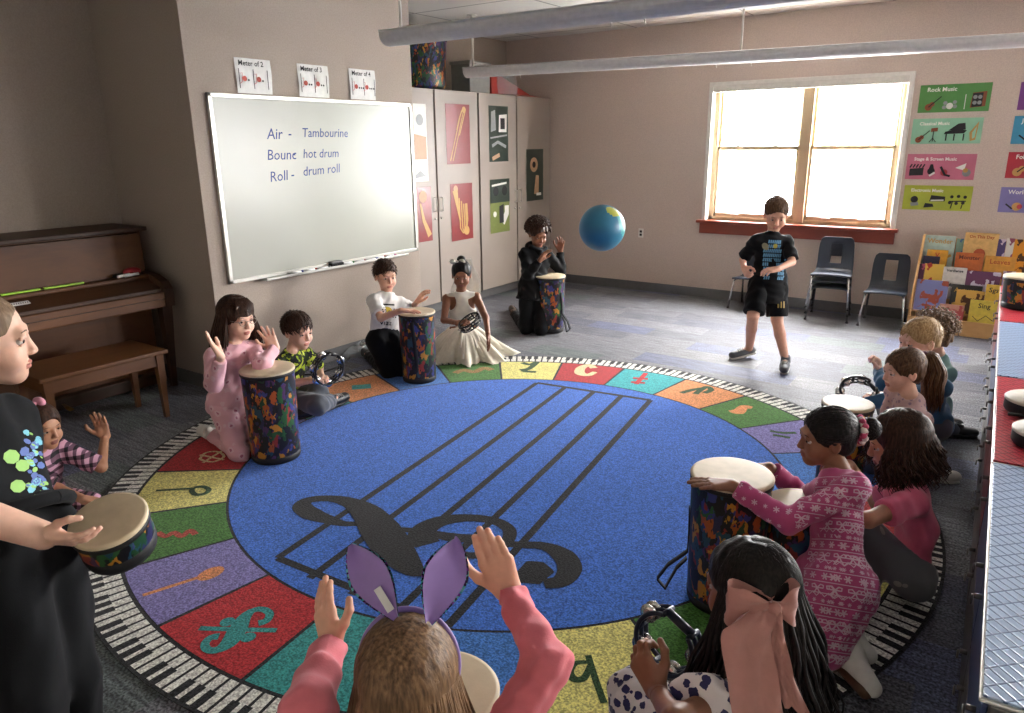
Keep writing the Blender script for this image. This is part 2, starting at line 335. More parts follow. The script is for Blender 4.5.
for i,(y,c) in enumerate(zip([3.40,3.52,3.64,3.9,4.02,4.13,4.25,4.36],cols)):
    x=WX+.035+.01*(i%3); z=bz0+.006; a_=.12*((i*7)%5-2)*.3
    T=Matrix.Translation((x,y,z))@Matrix.Rotation(a_,4,'Z')
    b=MB(); b.tube([(0,-.055,0),(0,.05,0)],.008,mat('marker_white','dadada',.4),10,T=T); b.tube([(0,.048,0),(0,.075,0)],.0088,mat('cap_'+c,c,.4),10,T=T)
    cn={'2a3f9a':'blue','b03028':'red','1c1c1e':'black','2f7a3c':'green','c65a28':'orange','8a2a6a':'purple'}[c]
    lab={0:'blue-capped marker at the left end of the whiteboard tray',1:'red-capped marker left of the eraser, on the whiteboard tray',2:'black-capped marker just left of the eraser on the tray',3:'green-capped marker just right of the eraser on the tray',4:'red-capped marker right of the eraser on the whiteboard tray',5:'blue-capped marker toward the right end of the whiteboard tray',6:'orange-capped marker near the right end of the whiteboard tray',7:'purple-capped marker at the far right end of the tray'}[i]
    tag(b.build('marker',None,(x,y,z)),lab,'marker','markers on the whiteboard tray')
b=MB(); b.box(WX+.012,WX+.066,3.72,3.84,bz0-.002,bz0+.026,mat('black_felt','1a1a1c',.9),.006).box(WX+.016,WX+.062,3.725,3.835,bz0+.024,bz0+.04,mat('grey_plastic','6c6c6e',.5),.008)
tag(b.build('whiteboard_eraser',None,(WX+.03,3.78,bz0)),'black and grey eraser in the middle of the whiteboard tray','eraser')
# signs above the board
mpap=mat('paper','d5d3d0',.35,spec=.7); mblk=mat('black_ink','1c1c1e',.6); mredi=mat('red_ink','b5483c',.6)
for i,(y0,y1,z0,num,lab) in enumerate(((3.10,3.375,1.955,2,'paper sign reading Meter of 2 above the whiteboard, the leftmost sign'),(3.60,3.875,1.955,3,'paper sign reading Meter of 3 above the whiteboard, the middle sign'),(4.08,4.345,1.957,4,'paper sign reading Meter of 4 above the whiteboard, the rightmost sign'))):
    w=y1-y0; h=.215; x=WX+.004; T=frame((x,y0,z0),(0,1,0),(0,0,1)); b=MB()
    n=10; vs=[];
    for a in range(n+1):
        for q in range(n+1):
            u,v=a/n*w,q/n*h; vs.append((u,v,.004*math.sin(u*40+v*25)+.004))
    b.add(vs,[[a*(n+1)+q,(a+1)*(n+1)+q,(a+1)*(n+1)+q+1,a*(n+1)+q+1] for a in range(n) for q in range(n)],mpap,True,T)
    T2=T@Matrix.Translation((0,0,.0095))
    b.text('Meter of %d'%num,.045,mblk,T2@Matrix.Translation((.02,h-.045,0)),bold=.0008)
    for xx in ((.02,.13,.24) if num==2 else (.02,.14,.25)): b.stroke([(xx,.03),(xx,.15)],.003,mblk,T2)
    for g in (0,1):
        bx=.06+g*.11; b.disc((bx,.09),.017,0,mredi,20,T2); b.stroke([(bx-.03,.12),(bx-.015,.125),(bx-.02,.07),(bx-.035,.06)],.002,mredi,T2)
        for q in range(num-1): b.disc((bx+.03+q*.02,.082),.007,0,mblk,12,T2)
    tag(b.build('paper_sign',None,(x,y0,z0)),lab,'sign','meter signs above the whiteboard')
# ================================================================ STORAGE CABINETS
mcab=mat('cream_laminate','968b82',.45,var=.03,vs=5); mgap=mat('dark_gap','2a2624',.9); mhan=mat('satin_handle','b8b4ac',.3,metal=.7)
bound=[YE+.005,5.055,5.76,6.46,7.16,7.565]; bound=[5.06-.7*0-.0,5.76,6.46,7.165,7.565]
units=[(4.78,6.17,[(4.78,5.495),(5.505,6.165)]),(6.18,7.565,[(6.185,6.855),(6.865,7.56)])]
ulab=['tall cream cabinet with red instrument posters on its doors, nearest the whiteboard','tall cream cabinet with green posters on its doors, in the back corner']
cabs=[]
for (y0,y1,doors),lab in zip(units,ulab):
    o=empty('storage_cabinet',(XCAB-.3,(y0+y1)/2,0),lab,'cabinet','tall cream storage cabinets'); lo=o.location
    MB().box(XCAB-.6,XCAB-.022,y0,y1,.1,2.12,mcab,.003).build('cabinet_body',o,lo)
    MB().box(XCAB-.55,XCAB-.07,y0,y1,0,.1,mbase,.003).build('toe_kick',o,lo)
    for i,(a,c) in enumerate(doors):
        d=MB().box(XCAB-.02,XCAB,a+.006,c-.006,.105,2.115,mcab,.003).build('door',o,lo)
        if (c-a)>.3:
            y=(c-.04) if i==0 else a+.04
            b=MB()
            b.tube([(XCAB,y,1.13),(XCAB+.028,y,1.13),(XCAB+.028,y,1.0),(XCAB,y,1.0)],.005,mhan,8); b.sphere((XCAB+.002,y,.93),.011,mhan,n=10,k=6)
            b.build('handle',d,lo)
    cabs.append(o)
def posterbase(y0,y1,z0,z1,m,x=XCAB):
    T=frame((x+.002,y0,z0),(0,1,0),(0,0,1)); w,h=y1-y0,z1-z0; b=MB(); n=8; vs=[]
    for a in range(n+1):
        for q in range(n+1): vs.append((a/n*w,q/n*h,.002+.0015*math.sin(q*2.3+a)))
    b.add(vs,[[a*(n+1)+q,(a+1)*(n+1)+q,(a+1)*(n+1)+q+1,a*(n+1)+q+1] for a in range(n) for q in range(n)],m,True,T)
    return b,T@Matrix.Translation((0,0,.0052)),w,h
mpr=mat('poster_red','7e2426',.3,spec=.6); mgold=mat('brass_print','b98e50',.4); mdg=mat('poster_dark_green','2c3a30',.3,spec=.6); mgr=mat('poster_grass','6f7a3a',.4); mwp=mat('print_white','d8d6d0',.5); mbk=mat('print_black','17171a',.5); mtan=mat('print_tan','b08a6a',.5); mgry=mat('print_grey','8c8f90',.5)
def pt(o,y,z,lab): return tag(o,lab,'poster','instrument posters on the cabinet doors')
b,T,w,h=posterbase(5.655,6.025,1.435,1.995,mpr)
b.stroke([(.05*w/.37,.03),(.24,.50)],.006,mgold,T); b.stroke([(.09,.03),(.27,.49)],.006,mgold,T); b.stroke([(.16,.32),(.2,.42),(.26,.52),(.3,.5),(.2,.27)],.007,mgold,T); b.disc((.28,.51),.03,0,mgold,20,T)
pt(b.build('poster',None,(XCAB,5.8,1.6)),0,0,'red poster of a trombone, upper one on the cabinet door')
b,T,w,h=posterbase(5.69,6.04,.685,1.245,mpr)
for q,dx in enumerate((0,.035,.07)): b.stroke([(.13+dx,.42-q*.03),(.14+dx,.12),(.18+dx*.5,.07),(.24,.1),(.26-dx*.4,.2),(.25-dx*.3,.36)],.009,mgold,T)
b.stroke([(.07,.5),(.1,.35),(.14,.2)],[.04,.02,.012],mgold,T); b.disc((.08,.51),.035,0,mtan,20,T); b.disc((.24,.09),.045,0,mgold,20,T)
pt(b.build('poster',None,(XCAB,5.85,.9)),0,0,'red poster of a brass horn, below the trombone poster')
b,T,w,h=posterbase(5.06,5.375,1.29,1.98,mwp)
b.poly([(0,.2,0),(.3,.2,0),(.3,.4,0),(0,.45,0)],mtan,T); b.poly([(.05,.02,0),(.28,.05,0),(.2,.1,0)],mgry,T@Matrix.Translation((0,0,.0006))); b.disc((.22,.55),.05,0,mgry,20,T)
pt(b.build('poster',None,(XCAB,5.2,1.5)),0,0,'pale photograph poster half hidden behind the whiteboard wall')
b,T,w,h=posterbase(5.1,5.40,.73,1.24,mpr)
b.disc((.18,.42),.055,0,mtan,24,T); b.stroke([(.14,.36),(.18,.2),(.26,.05)],[.012,.02,.03],mgold,T)
pt(b.build('poster',None,(XCAB,5.2,.9)),0,0,'red poster of a horn player, left of the horn poster')
b,T,w,h=posterbase(6.345,6.69,1.44,2.0,mdg)
Tq=T@Matrix.Translation((0,0,.0006))
b.poly([(.17,.3,0),(.31,.3,0),(.32,.48,0),(.18,.47,0)],mwp,T); b.poly([(.2,.33,0),(.28,.33,0),(.28,.44,0),(.2,.44,0)],mbk,Tq); b.poly([(.03,.3,0),(.12,.32,0),(.11,.52,0),(.04,.5,0)],mgry,T); b.stroke([(.02,.24),(.32,.27)],.008,mgry,T); b.stroke([(.05,.16),(.15,.2),(.3,.15)],.016,mgry,T); b.stroke([(.05,.03),(.18,.07)],.02,mtan,T)
pt(b.build('poster',None,(XCAB,6.5,1.7)),0,0,'dark green poster of percussion instruments, the upper of the two green ones')
b,T,w,h=posterbase(6.345,6.70,.695,1.26,mgr)
Tq=T@Matrix.Translation((0,0,.0006))
b.poly([(0,.32,0),(w,.32,0),(w,h,0),(0,h,0)],mdg,T); b.stroke([(.22,.1),(.3,.2),(.3,.28)],.04,mwp,T); b.poly([(.16,.1,0),(.24,.1,0),(.24,.3,0),(.16,.28,0)],mbk,Tq); b.disc((.08,.2),.03,0,mwp,20,T); b.stroke([(.03,.5),(.3,.52)],.01,mwp,Tq); b.disc((.1,.44),.05,0,mbk,20,Tq); b.disc((.26,.44),.05,0,mbk,20,Tq)
pt(b.build('poster',None,(XCAB,6.5,.9)),0,0,'grass green poster of a bass drum, the lower of the two green ones')
b,T,w,h=posterbase(7.04,7.39,.99,1.56,mdg)
Tq=T@Matrix.Translation((0,0,.0006)); b.disc((.15,.4),.08,0,mtan,24,T); b.disc((.15,.4),.035,0,mbk,24,Tq); b.stroke([(.2,.07),(.22,.28)],[.05,.03],mtan,T); b.stroke([(.2,.07),(.3,.07)],.015,mwp,Tq)
pt(b.build('poster',None,(XCAB,7.2,1.2)),0,0,'dark poster on the cabinet door in the corner, right of the green posters')
# things on top of the cabinets
DC=['131218','28264f','131218','a8521e','1c4226','131218','34387a','8a2c26','1a1a22','27582e','b87c28','131218','4a2a58','131218','1d4458']
def drumfabric(): return patches('jungle_print',DC,36,.11,.4,noise_sc=24,stretch=(1,1,.6))
mdrum=drumfabric(); mskin=mat('drum_skin','c9b89a',.55,var=.12,vs=14,bmp=.1); mrub=mat('black_rubber','121214',.6); mstrap=mat('black_webbing','15151a',.8)
b0=empty('conga_drum',(-4.98,5.64,2.13),'large dark jungle-print drum standing on top of the tall cabinets','drum'); lo=b0.location
MB().lathe([(.0,0),(.23,0),(.245,.03),(.255,.25),(.262,.43),(.26,.46)],(-4.98,5.64,2.13),mdrum,40).build('shell',b0,lo)
MB().lathe([(.262,.42),(.268,.43),(.265,.46),(.0,.465)],(-4.98,5.64,2.13),mrub,40).build('rim',b0,lo)
mplx=mat('clear_plastic','b8bcc0',.15,alpha=.35); mredb=mat('red_plastic','a43a30',.4)
b0=empty('storage_bin',(-4.95,6.25,2.12),'grey storage box on top of the corner cabinet','box'); lo=b0.location
MB().box(-5.0,-4.76,6.13,6.47,2.122,2.40,mat('grey_card','77756f',.6),.008).build('box_body',b0,lo); MB().box(-5.01,-4.75,6.12,6.48,2.39,2.42,mat('grey_card_lid','86847e',.6),.006).build('lid',b0,lo)
b0=empty('toy_parachute_bag',(-4.95,6.85,2.12),'clear plastic bag holding red cloth on top of the corner cabinet','bag'); lo=b0.location; b0.name='plastic_bag'
b=MB(); b.add([(-5.1,6.52,2.125),(-4.78,6.52,2.125),(-4.78,7.5,2.125),(-5.1,7.5,2.125),(-5.08,6.54,2.36),(-4.8,6.54,2.36),(-4.85,7.35,2.15),(-5.05,7.35,2.15)],[[0,1,2,3],[4,5,6,7],[0,1,5,4],[1,2,6,5],[2,3,7,6],[3,0,4,7]],mredb).build('red_cloth',b0,lo)
b=MB(); b.lathe([(.21,0),(.215,.1),(.19,.22),(.1,.28),(.0,.29)],(-4.94,6.82,2.122),mplx,24,sy=1.6,sx=.8).build('bag_film',b0,lo)
# ================================================================ RUG
RC=Vector((-2.05,2.908,0)); RR=2.0
RB={'blue':'3468c2','black':'17181c','green':'3f7426','yellow':'d8cf7a','red':'ad1f26','cyan':'2fa3a8','orange':'d48a55','purple':'7b74ad','teal':'2f8f8c','lblue':'3b74bf','white':'dcd8cf','cream':'e0c89a'}
rm={k:pile('rug_'+k,v,.3 if k!='black' else .6) for k,v in RB.items()}
def ringpts(r,n=144): return [(RC.x+r*math.cos(2*PI*i/n),RC.y+r*math.sin(2*PI*i/n)) for i in range(n)]
b=MB(); 
b.prism(ringpts(RR),.010,rm['black'])
b.add([(x,y,.0112) for x,y in ringpts(1.40)],[list(range(144))],rm['blue'])
scol={7:'red',6:'purple'}
# colours by centre angle (15 degree wedges)
wedge={120:'yellow',105:'red',90:'cyan',75:'orange',60:'green',45:'purple',30:'lblue',15:'red',0:'yellow',-15:'orange',-30:'green',-45:'yellow',-60:'lblue',-75:'teal',-90:'red',-105:'purple',-120:'green',-135:'yellow',-150:'red',-165:'purple',180:'teal',165:'orange',150:'lblue',135:'green'}
for a,c in wedge.items():
    a0=math.radians(a-7.5)+.0045;a1=math.radians(a+7.5)-.0045; n=8
    ri,ro=1.412,1.835; vs=[]
    for i in range(n+1):
        t=a0+(a1-a0)*i/n; vs+=[(RC.x+ri*math.cos(t),RC.y+ri*math.sin(t),.0112),(RC.x+ro*math.cos(t),RC.y+ro*math.sin(t),.0112)]
    b.add(vs,[[2*i,2*i+1,2*i+3,2*i+2] for i in range(n)],rm[c])
nk=245
for k in range(nk):
    t0=2*PI*k/nk+.0030; t1=2*PI*(k+1)/nk-.0030; ri,ro=1.85,1.988; q=k%7
    bl=(q in (0,1,3,4,5)); pv=((q-1)%7 in (0,1,3,4,5))
    hw=.0052; tm=ri+.45*(ro-ri)
    A0=t0+(hw if pv else 0); A1=t1-(hw if bl else 0)
    def P(r,t): return (RC.x+r*math.cos(t),RC.y+r*math.sin(t),.0112)
    b.add([P(ri,t0),P(tm,t0),P(tm,A0),P(ro,A0),P(ro,A1),P(tm,A1),P(tm,t1),P(ri,t1)],[[0,1,6,7],[2,3,4,5]],rm['white'])
def rs(pts,w,m,z=.0125,sub=6):
    """ribbon on the rug along photo positions; w half width in metres"""
    P=[fl(x,y) for x,y in pts]; 
    if len(P)>2 and sub:
        Q=[];W=[]; ww=list(w) if hasattr(w,'__len__') else [w]*len(P)
        for i in range(len(P)-1):
            p0,p1,p2,p3=P[max(i-1,0)],P[i],P[i+1],P[min(i+2,len(P)-1)]
            for s in range(sub):
                t=s/sub; Q.append(.5*((2*p1)+(p2-p0)*t+(2*p0-5*p1+4*p2-p3)*t*t+(3*p1-p0-3*p2+p3)*t**3)); W.append(ww[i]*(1-t)+ww[i+1]*t)
        Q.append(P[-1]); W.append(ww[-1]); P=Q; w=W
    b.stroke([(p.x,p.y) for p in P],w,m,None,z)
def rd(x,y,r,m,sx=1,z=.0127): c=fl(x,y); b.add([(c.x+r*math.cos(2*PI*i/24)*sx,c.y+r*math.sin(2*PI*i/24),z) for i in range(24)],[list(range(24))],m)
bk=rm['black']
cA=Vector((-.235,-1.33));  # staff corners in rug coordinates
far=[(-.60,1.185),(-.385,1.205),(-.175,1.23),(.02,1.255),(.215,1.285)]
near=[(-.253,-1.30),(-.03,-1.325),(.185,-1.31),(.40,-1.285),(.605,-1.255)]
for (x0,y0),(x1,y1) in zip(far,near):
    b.stroke([(RC.x+x0,RC.y+y0),(RC.x+x1,RC.y+y1)],.018,bk,None,.0118)
for S in (far,near): b.stroke([(RC.x+S[0][0],RC.y+S[0][1]),(RC.x+S[-1][0],RC.y+S[-1][1])],.018,bk,None,.0119)
Z=3.103
def zc(l): return [(270+x/Z,480+y/Z) for x,y in l]
rs(zc([(290,140),(230,140),(190,130),(130,110),(100,85),(125,66),(190,62),(250,75),(300,105),(340,155),(375,205),(410,250),(450,285),(500,290),(540,283)]),[.02,.022,.032,.05,.045,.032,.03,.045,.07,.088,.088,.07,.045,.02,.012],bk,.0122)
rs(zc([(270,138),(330,150),(400,158),(470,164),(560,182),(660,190),(760,205),(850,210),(910,240),(930,280),(905,318),(850,328)]),[.025,.02,.02,.022,.035,.035,.025,.03,.05,.05,.04,.03],bk,.0124)
rs(zc([(490,205),(470,175),(490,150),(540,130),(620,122),(700,133),(742,160),(735,195),(690,225),(630,240),(585,230),(565,205),(585,190)]),[.055,.06,.055,.045,.032,.03,.03,.03,.028,.025,.022,.02,.012],bk,.0126)
rs(zc([(775,280),(815,292),(860,310)]),[.06,.085,.05],bk,.0128)
# glyphs in the wedges
te=rm['teal']; gn=pile('rug_dark_green','27491f'); cr=rm['cream']; og=rm['orange']; rd_=rm['red']
def z5(l,ox=180,oy=590,s=7.13): return [(ox+x/s,oy+y/s) for x,y in l]
rs(z5([(560,250),(620,230),(640,180),(590,150),(520,160),(460,210),(410,300),(350,390),(270,440),(200,440),(180,400),(220,355),(280,345)]),[.018,.015,.015,.015,.015,.025,.035,.03,.018,.015,.015,.015,.018],te)
rs(z5([(140,285),(350,292),(690,300)]),.012,te,.0122); rd(*z5([(340,240)])[0],.026,te); rd(*z5([(488,350)])[0],.026,te)
rs([(143,597),(205,577)],.010,og,sub=0); rd(211,575,.055,og,.7)
rs([(158,534),(166,538),(174,534),(182,538),(190,532),(196,536)],.014,pile('rug_rust','a5402c'))
rs([(156,492),(196,489.5)],.010,gn,sub=0); rs([(194,489),(203,488),(209,491),(205,495),(196,496),(192,492),(194,489)],.013,gn)
rs([(200,460),(206,454),(218,453),(224,458),(214,463),(204,462),(200,460)],.008,cr); rs([(203,464),(222,452)],.008,cr,sub=0); rs([(200,456),(224,461)],.008,cr,sub=0)
rs([(587,664),(576,665),(570,673),(574,681),(584,680),(590,668)],[.008,.010,.013,.014,.012,.010],gn); rs([(588,657),(595,680),(604,705)],.011,gn)
rs([(522,363.5),(530,365.5),(537,363),(530,369),(524,372),(536,373)],.022,gn); rs([(520,371),(527,370)],.02,gn,sub=0);
rs([(594,369),(589,366),(581,369),(580,374),(588,376),(595,373)],[.03,.025,.035,.04,.025,.02],cr)
rs([(633,379),(648,380)],.02,rd_,sub=0); rs([(636,385),(646,374)],.018,rd_,sub=0); rs([(631,383),(645,384)],.018,rd_,sub=0)
rs([(681,394),(692,391),(704,389)],.02,gn); rs([(695,395),(706,388),(711,391),(704,394)],.02,gn)
rs([(732,411),(738,413),(744,408),(752,409)],[.03,.04,.03,.02],og)
rs([(770,432),(782,434),(796,434)],.015,gn); rs([(773,436),(790,439)],.015,gn,sub=0)
rs([(352,388.5),(371,387)],.05,te,sub=0); rs([(455,374),(464,371),(474,373),(484,369),(492,371)],.03,pile('rug_bronze','8a6a30'))
ro_=b.build('rug',None,RC); ro_.scale.z=.6
tag(ro_,'large round music rug with a treble clef, staff lines and a piano-key border','rug')
# ================================================================ PIANO AND BENCH
mwal=wood('walnut_veneer','452509','6b3f18',.55,(1.4,.25,1.4),0); mwal2=wood('walnut_dark','2c1706','4a2a10',.55,(1.4,.25,1.4),0); mbrass=mat('brass','a8864a',.35,metal=.8)
PY1,PY0=2.66,1.16; PXB=WXP+.03
pn=empty('upright_piano',(-5.0,1.9,0),'dark walnut upright piano against the alcove wall','piano'); lo=pn.location
b=MB(); b.box(PXB,-4.93,PY0,PY1,.02,1.085,mwal,.006)              # upper and lower case
b.build('case',pn,lo)
MB().box(PXB-.01,-4.87,PY0-.02,PY1+.02,1.085,1.112,mwal2,.006).build('lid',pn,lo)
b=MB(); b.add([(-4.93,PY0+.03,.80),(-4.93,PY1-.03,.80),(-4.925,PY1-.03,1.075),(-4.925,PY0+.03,1.075),(-4.90,PY0+.03,1.07),(-4.90,PY1-.03,1.07),(-4.885,PY1-.03,.80),(-4.885,PY0+.03,.80)],[[4,5,6,7],[0,3,4,7],[1,2,5,6],[0,1,6,7],[2,3,4,5]],mwal); b.build('music_desk',pn,lo)
b=MB(); b.box(-4.93,-4.80,PY0+.02,PY1-.02,.775,.80,mwal,.006); b.build('shelf_ledge',pn,lo)
b=MB(); b.add([(-4.93,PY0+.05,.775),(-4.80,PY0+.05,.775),(-4.66,PY0+.05,.72),(-4.66,PY0+.05,.70),(-4.93,PY0+.05,.70),(-4.93,PY1-.05,.775),(-4.80,PY1-.05,.775),(-4.66,PY1-.05,.72),(-4.66,PY1-.05,.70),(-4.93,PY1-.05,.70)],[[0,1,2,3,4],[5,6,7,8,9],[0,1,6,5],[1,2,7,6],[2,3,8,7],[3,4,9,8],[4,0,5,9]],mwal2); b.build('fallboard',pn,lo)
b=MB(); b.box(-4.93,-4.63,PY0,PY1,.60,.70,mwal,.008); b.box(-4.632,-4.622,PY0+.04,PY1-.04,.655,.66,mwal2,.001); b.build('key_bed',pn,lo)
for y in (PY0,PY1-.06):
    b=MB(); b.prism([(-4.93,.60),(-4.62,.60),(-4.62,.72),(-4.66,.765),(-4.76,.80),(-4.93,.82)],.06,mwal2,Matrix.Translation((0,y+.06,0))@Matrix.Rotation(PI/2,4,'X')); b.build('key_block',pn,lo)
for y in (PY0+.04,PY1-.045):
    b=MB(); vs=[]
    for z,h in ((.60,.035),(.3,.024),(.03,.017)):
        for sx,sy in ((-1,-1),(1,-1),(1,1),(-1,1)): vs.append((-4.675+sx*h-.0*z,y+sy*h,z))
    vs=[(x-(.6-z)*.05,y_,z) for x,y_,z in vs]
    b.add(vs,[[i*4+j,i*4+(j+1)%4,i*4+4+(j+1)%4,i*4+4+j] for i in range(2) for j in range(4)]+[[8,9,10,11],[0,1,2,3]],mwal2); b.build('leg',pn,lo)
b=MB(); b.box(-4.93,-4.86,PY0,PY1,.02,.10,mwal2,.006); b.build('plinth',pn,lo)
for k in (-.1,0,.1): MB().tube([(-4.87,1.86+k,.06),(-4.80,1.86+k,.045),(-4.76,1.86+k,.04)],[.008,.018,.016],mbrass,10,flat=.4).build('pedal',pn,lo)
mlime=mat('lime_plastic','9fd23a',.4)
p1,p2,p3=on(0,-4.83,0,291.5),on(0,-4.83,40,286),on(0,-4.83,84,280)
for a,c,lab in ((p1,p2,'lime green ruler strip lying on the piano ledge, the left one'),(p2+Vector((0,.02,0)),p3,'lime green ruler strip lying on the piano ledge, the right one')):
    tag(MB().box(-4.85,-4.83,a.y,c.y,.8005,.812,mlime,.002).build('ruler',None,(-4.84,a.y,.8)),lab,'ruler','lime strips on the piano')
q=on(0,-4.72,54,293); b=MB(); T=frame((-4.655,1.86,.703),(0,1,0),(.0,0,1)); 
b=MB(); T=Matrix.Translation((-4.75,1.78,.752))@Matrix.Rotation(math.radians(21.5),4,'Y')@Matrix.Rotation(PI/2,4,'Z'); b.box(-.06,.06,-.018,.018,.004,.006,mpap,T=T); [b.stroke([(-.048+.012*i,-.007),(-.044+.012*i,.008)],.002,mblk,T,.0066) for i in range(9)]; b.build('sticker',pn,lo)
mredc=mat('red_cloth','a01f22',.7,bmp=.2); c=on(0,-4.87,128,270); c.z=.80
b=MB(); b.sphere((-4.86,c.y+.02,.829),.06,mredc,n=18,k=10,sc=(.6,1,.45)); b.sphere((-4.85,c.y-.08,.815),.03,mblk,n=12,k=8,sc=(.8,1.3,.5)); b.tube([(-4.82,c.y-.1,.813),(-4.82,c.y-.02,.818)],.010,mat('white_marker','dcdcda',.4),8); b.tube([(-4.81,c.y-.06,.813),(-4.80,c.y+.03,.818)],.010,mat('white_marker','dcdcda',.4),8)
tag(b.build('mitten',None,(-4.86,c.y,.8)),'red, white and black knitted mitten lying at the right end of the piano ledge','mitten')
moakb=wood('bench_wood','4c2c12','6e4522',.4,(1.4,.3,1.4),.05)
bo=empty('piano_bench',(-4.35,1.95,0),'brown wooden piano bench with tapered legs in front of the piano','bench'); lo=bo.location
bx0,bx1,by_0,by_1=-4.62,-4.20,1.60,2.33
MB().box(bx0,bx1,by_0,by_1,.41,.435,moakb,.006).build('seat',bo,lo)
b=MB(); b.box(bx0+.03,bx0+.05,by_0+.04,by_1-.04,.335,.41,moakb,.002); b.box(bx1-.05,bx1-.03,by_0+.04,by_1-.04,.335,.41,moakb,.002); b.box(bx0+.03,bx1-.03,by_0+.03,by_0+.05,.335,.41,moakb,.002); b.box(bx0+.03,bx1-.03,by_1-.05,by_1-.03,.335,.41,moakb,.002); b.build('apron',bo,lo)
for x in (bx0+.045,bx1-.045):
    for y in (by_0+.045,by_1-.045):
        b=MB(); vs=[]
        for z,h in ((.41,.024),(.0,.013)):
            for sx,sy in ((-1,-1),(1,-1),(1,1),(-1,1)): vs.append((x+sx*h,y+sy*h,z))
        b.add(vs,[[j,(j+1)%4,4+(j+1)%4,4+j] for j in range(4)]+[[0,1,2,3],[4,5,6,7]],moakb); b.build('leg',bo,lo)
# ================================================================ CHAIRS
mnavy=mat('navy_plastic','1f2837',.38,spec=.6); mchr=mat('chrome','cfcfcf',.18,metal=1)
def chair(loc,rz,label,group=None):
    o=empty('school_chair',(0,0,0),label,'chair',group)
    # local: front = -y, seat height .31
    b=MB(); n=12; rows=[(-.17,.305,.165),(-.16,.318,.17),(-.08,.31,.172),(.02,.303,.17),(.09,.308,.165),(.125,.33,.16),(.145,.38,.155)]
    prof=rows+[(.158,.44,.155),(.17,.50,.155),(.182,.56,.15),(.19,.60,.14),(.192,.62,.115)]
    vs=[]
    for (y,z,hw) in prof:
        for j in range(n+1):
            u=-1+2*j/n; e=abs(u)**3
            vs.append((u*hw,y-(.012*e if z>.4 else 0),z+(-.010*e if z<.35 else 0)))
    fs=[]
    for i in range(len(prof)-1):
        for j in range(n):
            if 7<=i<=8 or i==6:
                if 4<=j<=7: continue
            fs.append([i*(n+1)+j,(i+1)*(n+1)+j,(i+1)*(n+1)+j+1,i*(n+1)+j+1])
    b.add(vs,fs,mnavy,True); sh=b.build('shell',o); sm=sh.modifiers.new('s','SOLIDIFY'); sm.thickness=.009; sm.offset=0
    sb=sh.modifiers.new('b','BEVEL'); sb.width=.003; sb.segments=2; sb.limit_method='ANGLE'
    for s in (-1,1):
        MB().tube([(s*.10,-.05,.292),(s*.145,-.11,.292),(s*.158,-.145,.27),(s*.18,-.185,.0)],.0095,mchr,8).lathe([(.0,0),(.013,0),(.013,.012),(.0,.014)],(s*.18,-.185,0),mrub,10).build('leg',o)
        MB().tube([(s*.10,.0,.292),(s*.14,.06,.292),(s*.15,.10,.27),(s*.17,.165,.0)],.0095,mchr,8).lathe([(.0,0),(.013,0),(.013,.012),(.0,.014)],(s*.17,.165,0),mrub,10).build('leg',o)
    MB().tube([(-.10,-.05,.293),(.10,-.05,.293)],.008,mchr,8).tube([(-.10,.0,.293),(.10,.0,.293)],.008,mchr,8).build('under_frame',o)
    o.location=loc; o.rotation_euler.z=rz; return o
cg='navy school chairs along the window wall'
c0=chair((-.945,7.28,0),.04,'navy plastic chair standing alone beside the book rack',cg)
def dupc(loc,rz,label):
    c=copy_tree(c0); c.location=loc; c.rotation_euler.z=rz; c['label']=label; return c
for k,l in enumerate(('navy chair at the bottom of the stack of three under the window','navy chair in the middle of the stack of three under the window','navy chair on top of the stack of three under the window')):
    dupc((-1.415,7.29-.018*k,.062*k),.10,l)
dupc((-2.16,7.36,0),-.05,'navy chair under the window, mostly hidden behind the standing boy')
# ================================================================ BOOK RACK
mply=wood('birch_ply','b98a55','d0a36c',.45,(1,.4,3),.1)
bk_=empty('book_rack',(-.2,7.36,0),'light wooden display rack filled with picture books','book rack'); lo=bk_.location
X0,X1=-.735,.62
for x in (X0,X1-.018):
    b=MB(); b.prism([(7.15,0),(7.56,0),(7.56,.80),(7.47,.80),(7.15,.2)],.018,mply,Matrix(((0,0,1,x),(1,0,0,0),(0,1,0,0),(0,0,0,1)))); b.build('side_panel',bk_,lo)
MB().box(X0,X1,7.145,7.16,0.0,.13,mply,.003).build('front_panel',bk_,lo)
MB().box(X0,X1,7.545,7.56,0,.78,mply,.003).build('back_panel',bk_,lo)
TY=[7.455,7.385,7.315,7.245,7.175]; TZ=[.52,.40,.28,.17,.06]
for y,z in zip(TY,TZ):
    MB().box(X0+.018,X1-.018,y-.018,y+.06,z-.014,z,mply,.003).build('shelf',bk_,lo)
BX=lambda x,y:(900+x/6.2,225+y/6.2)
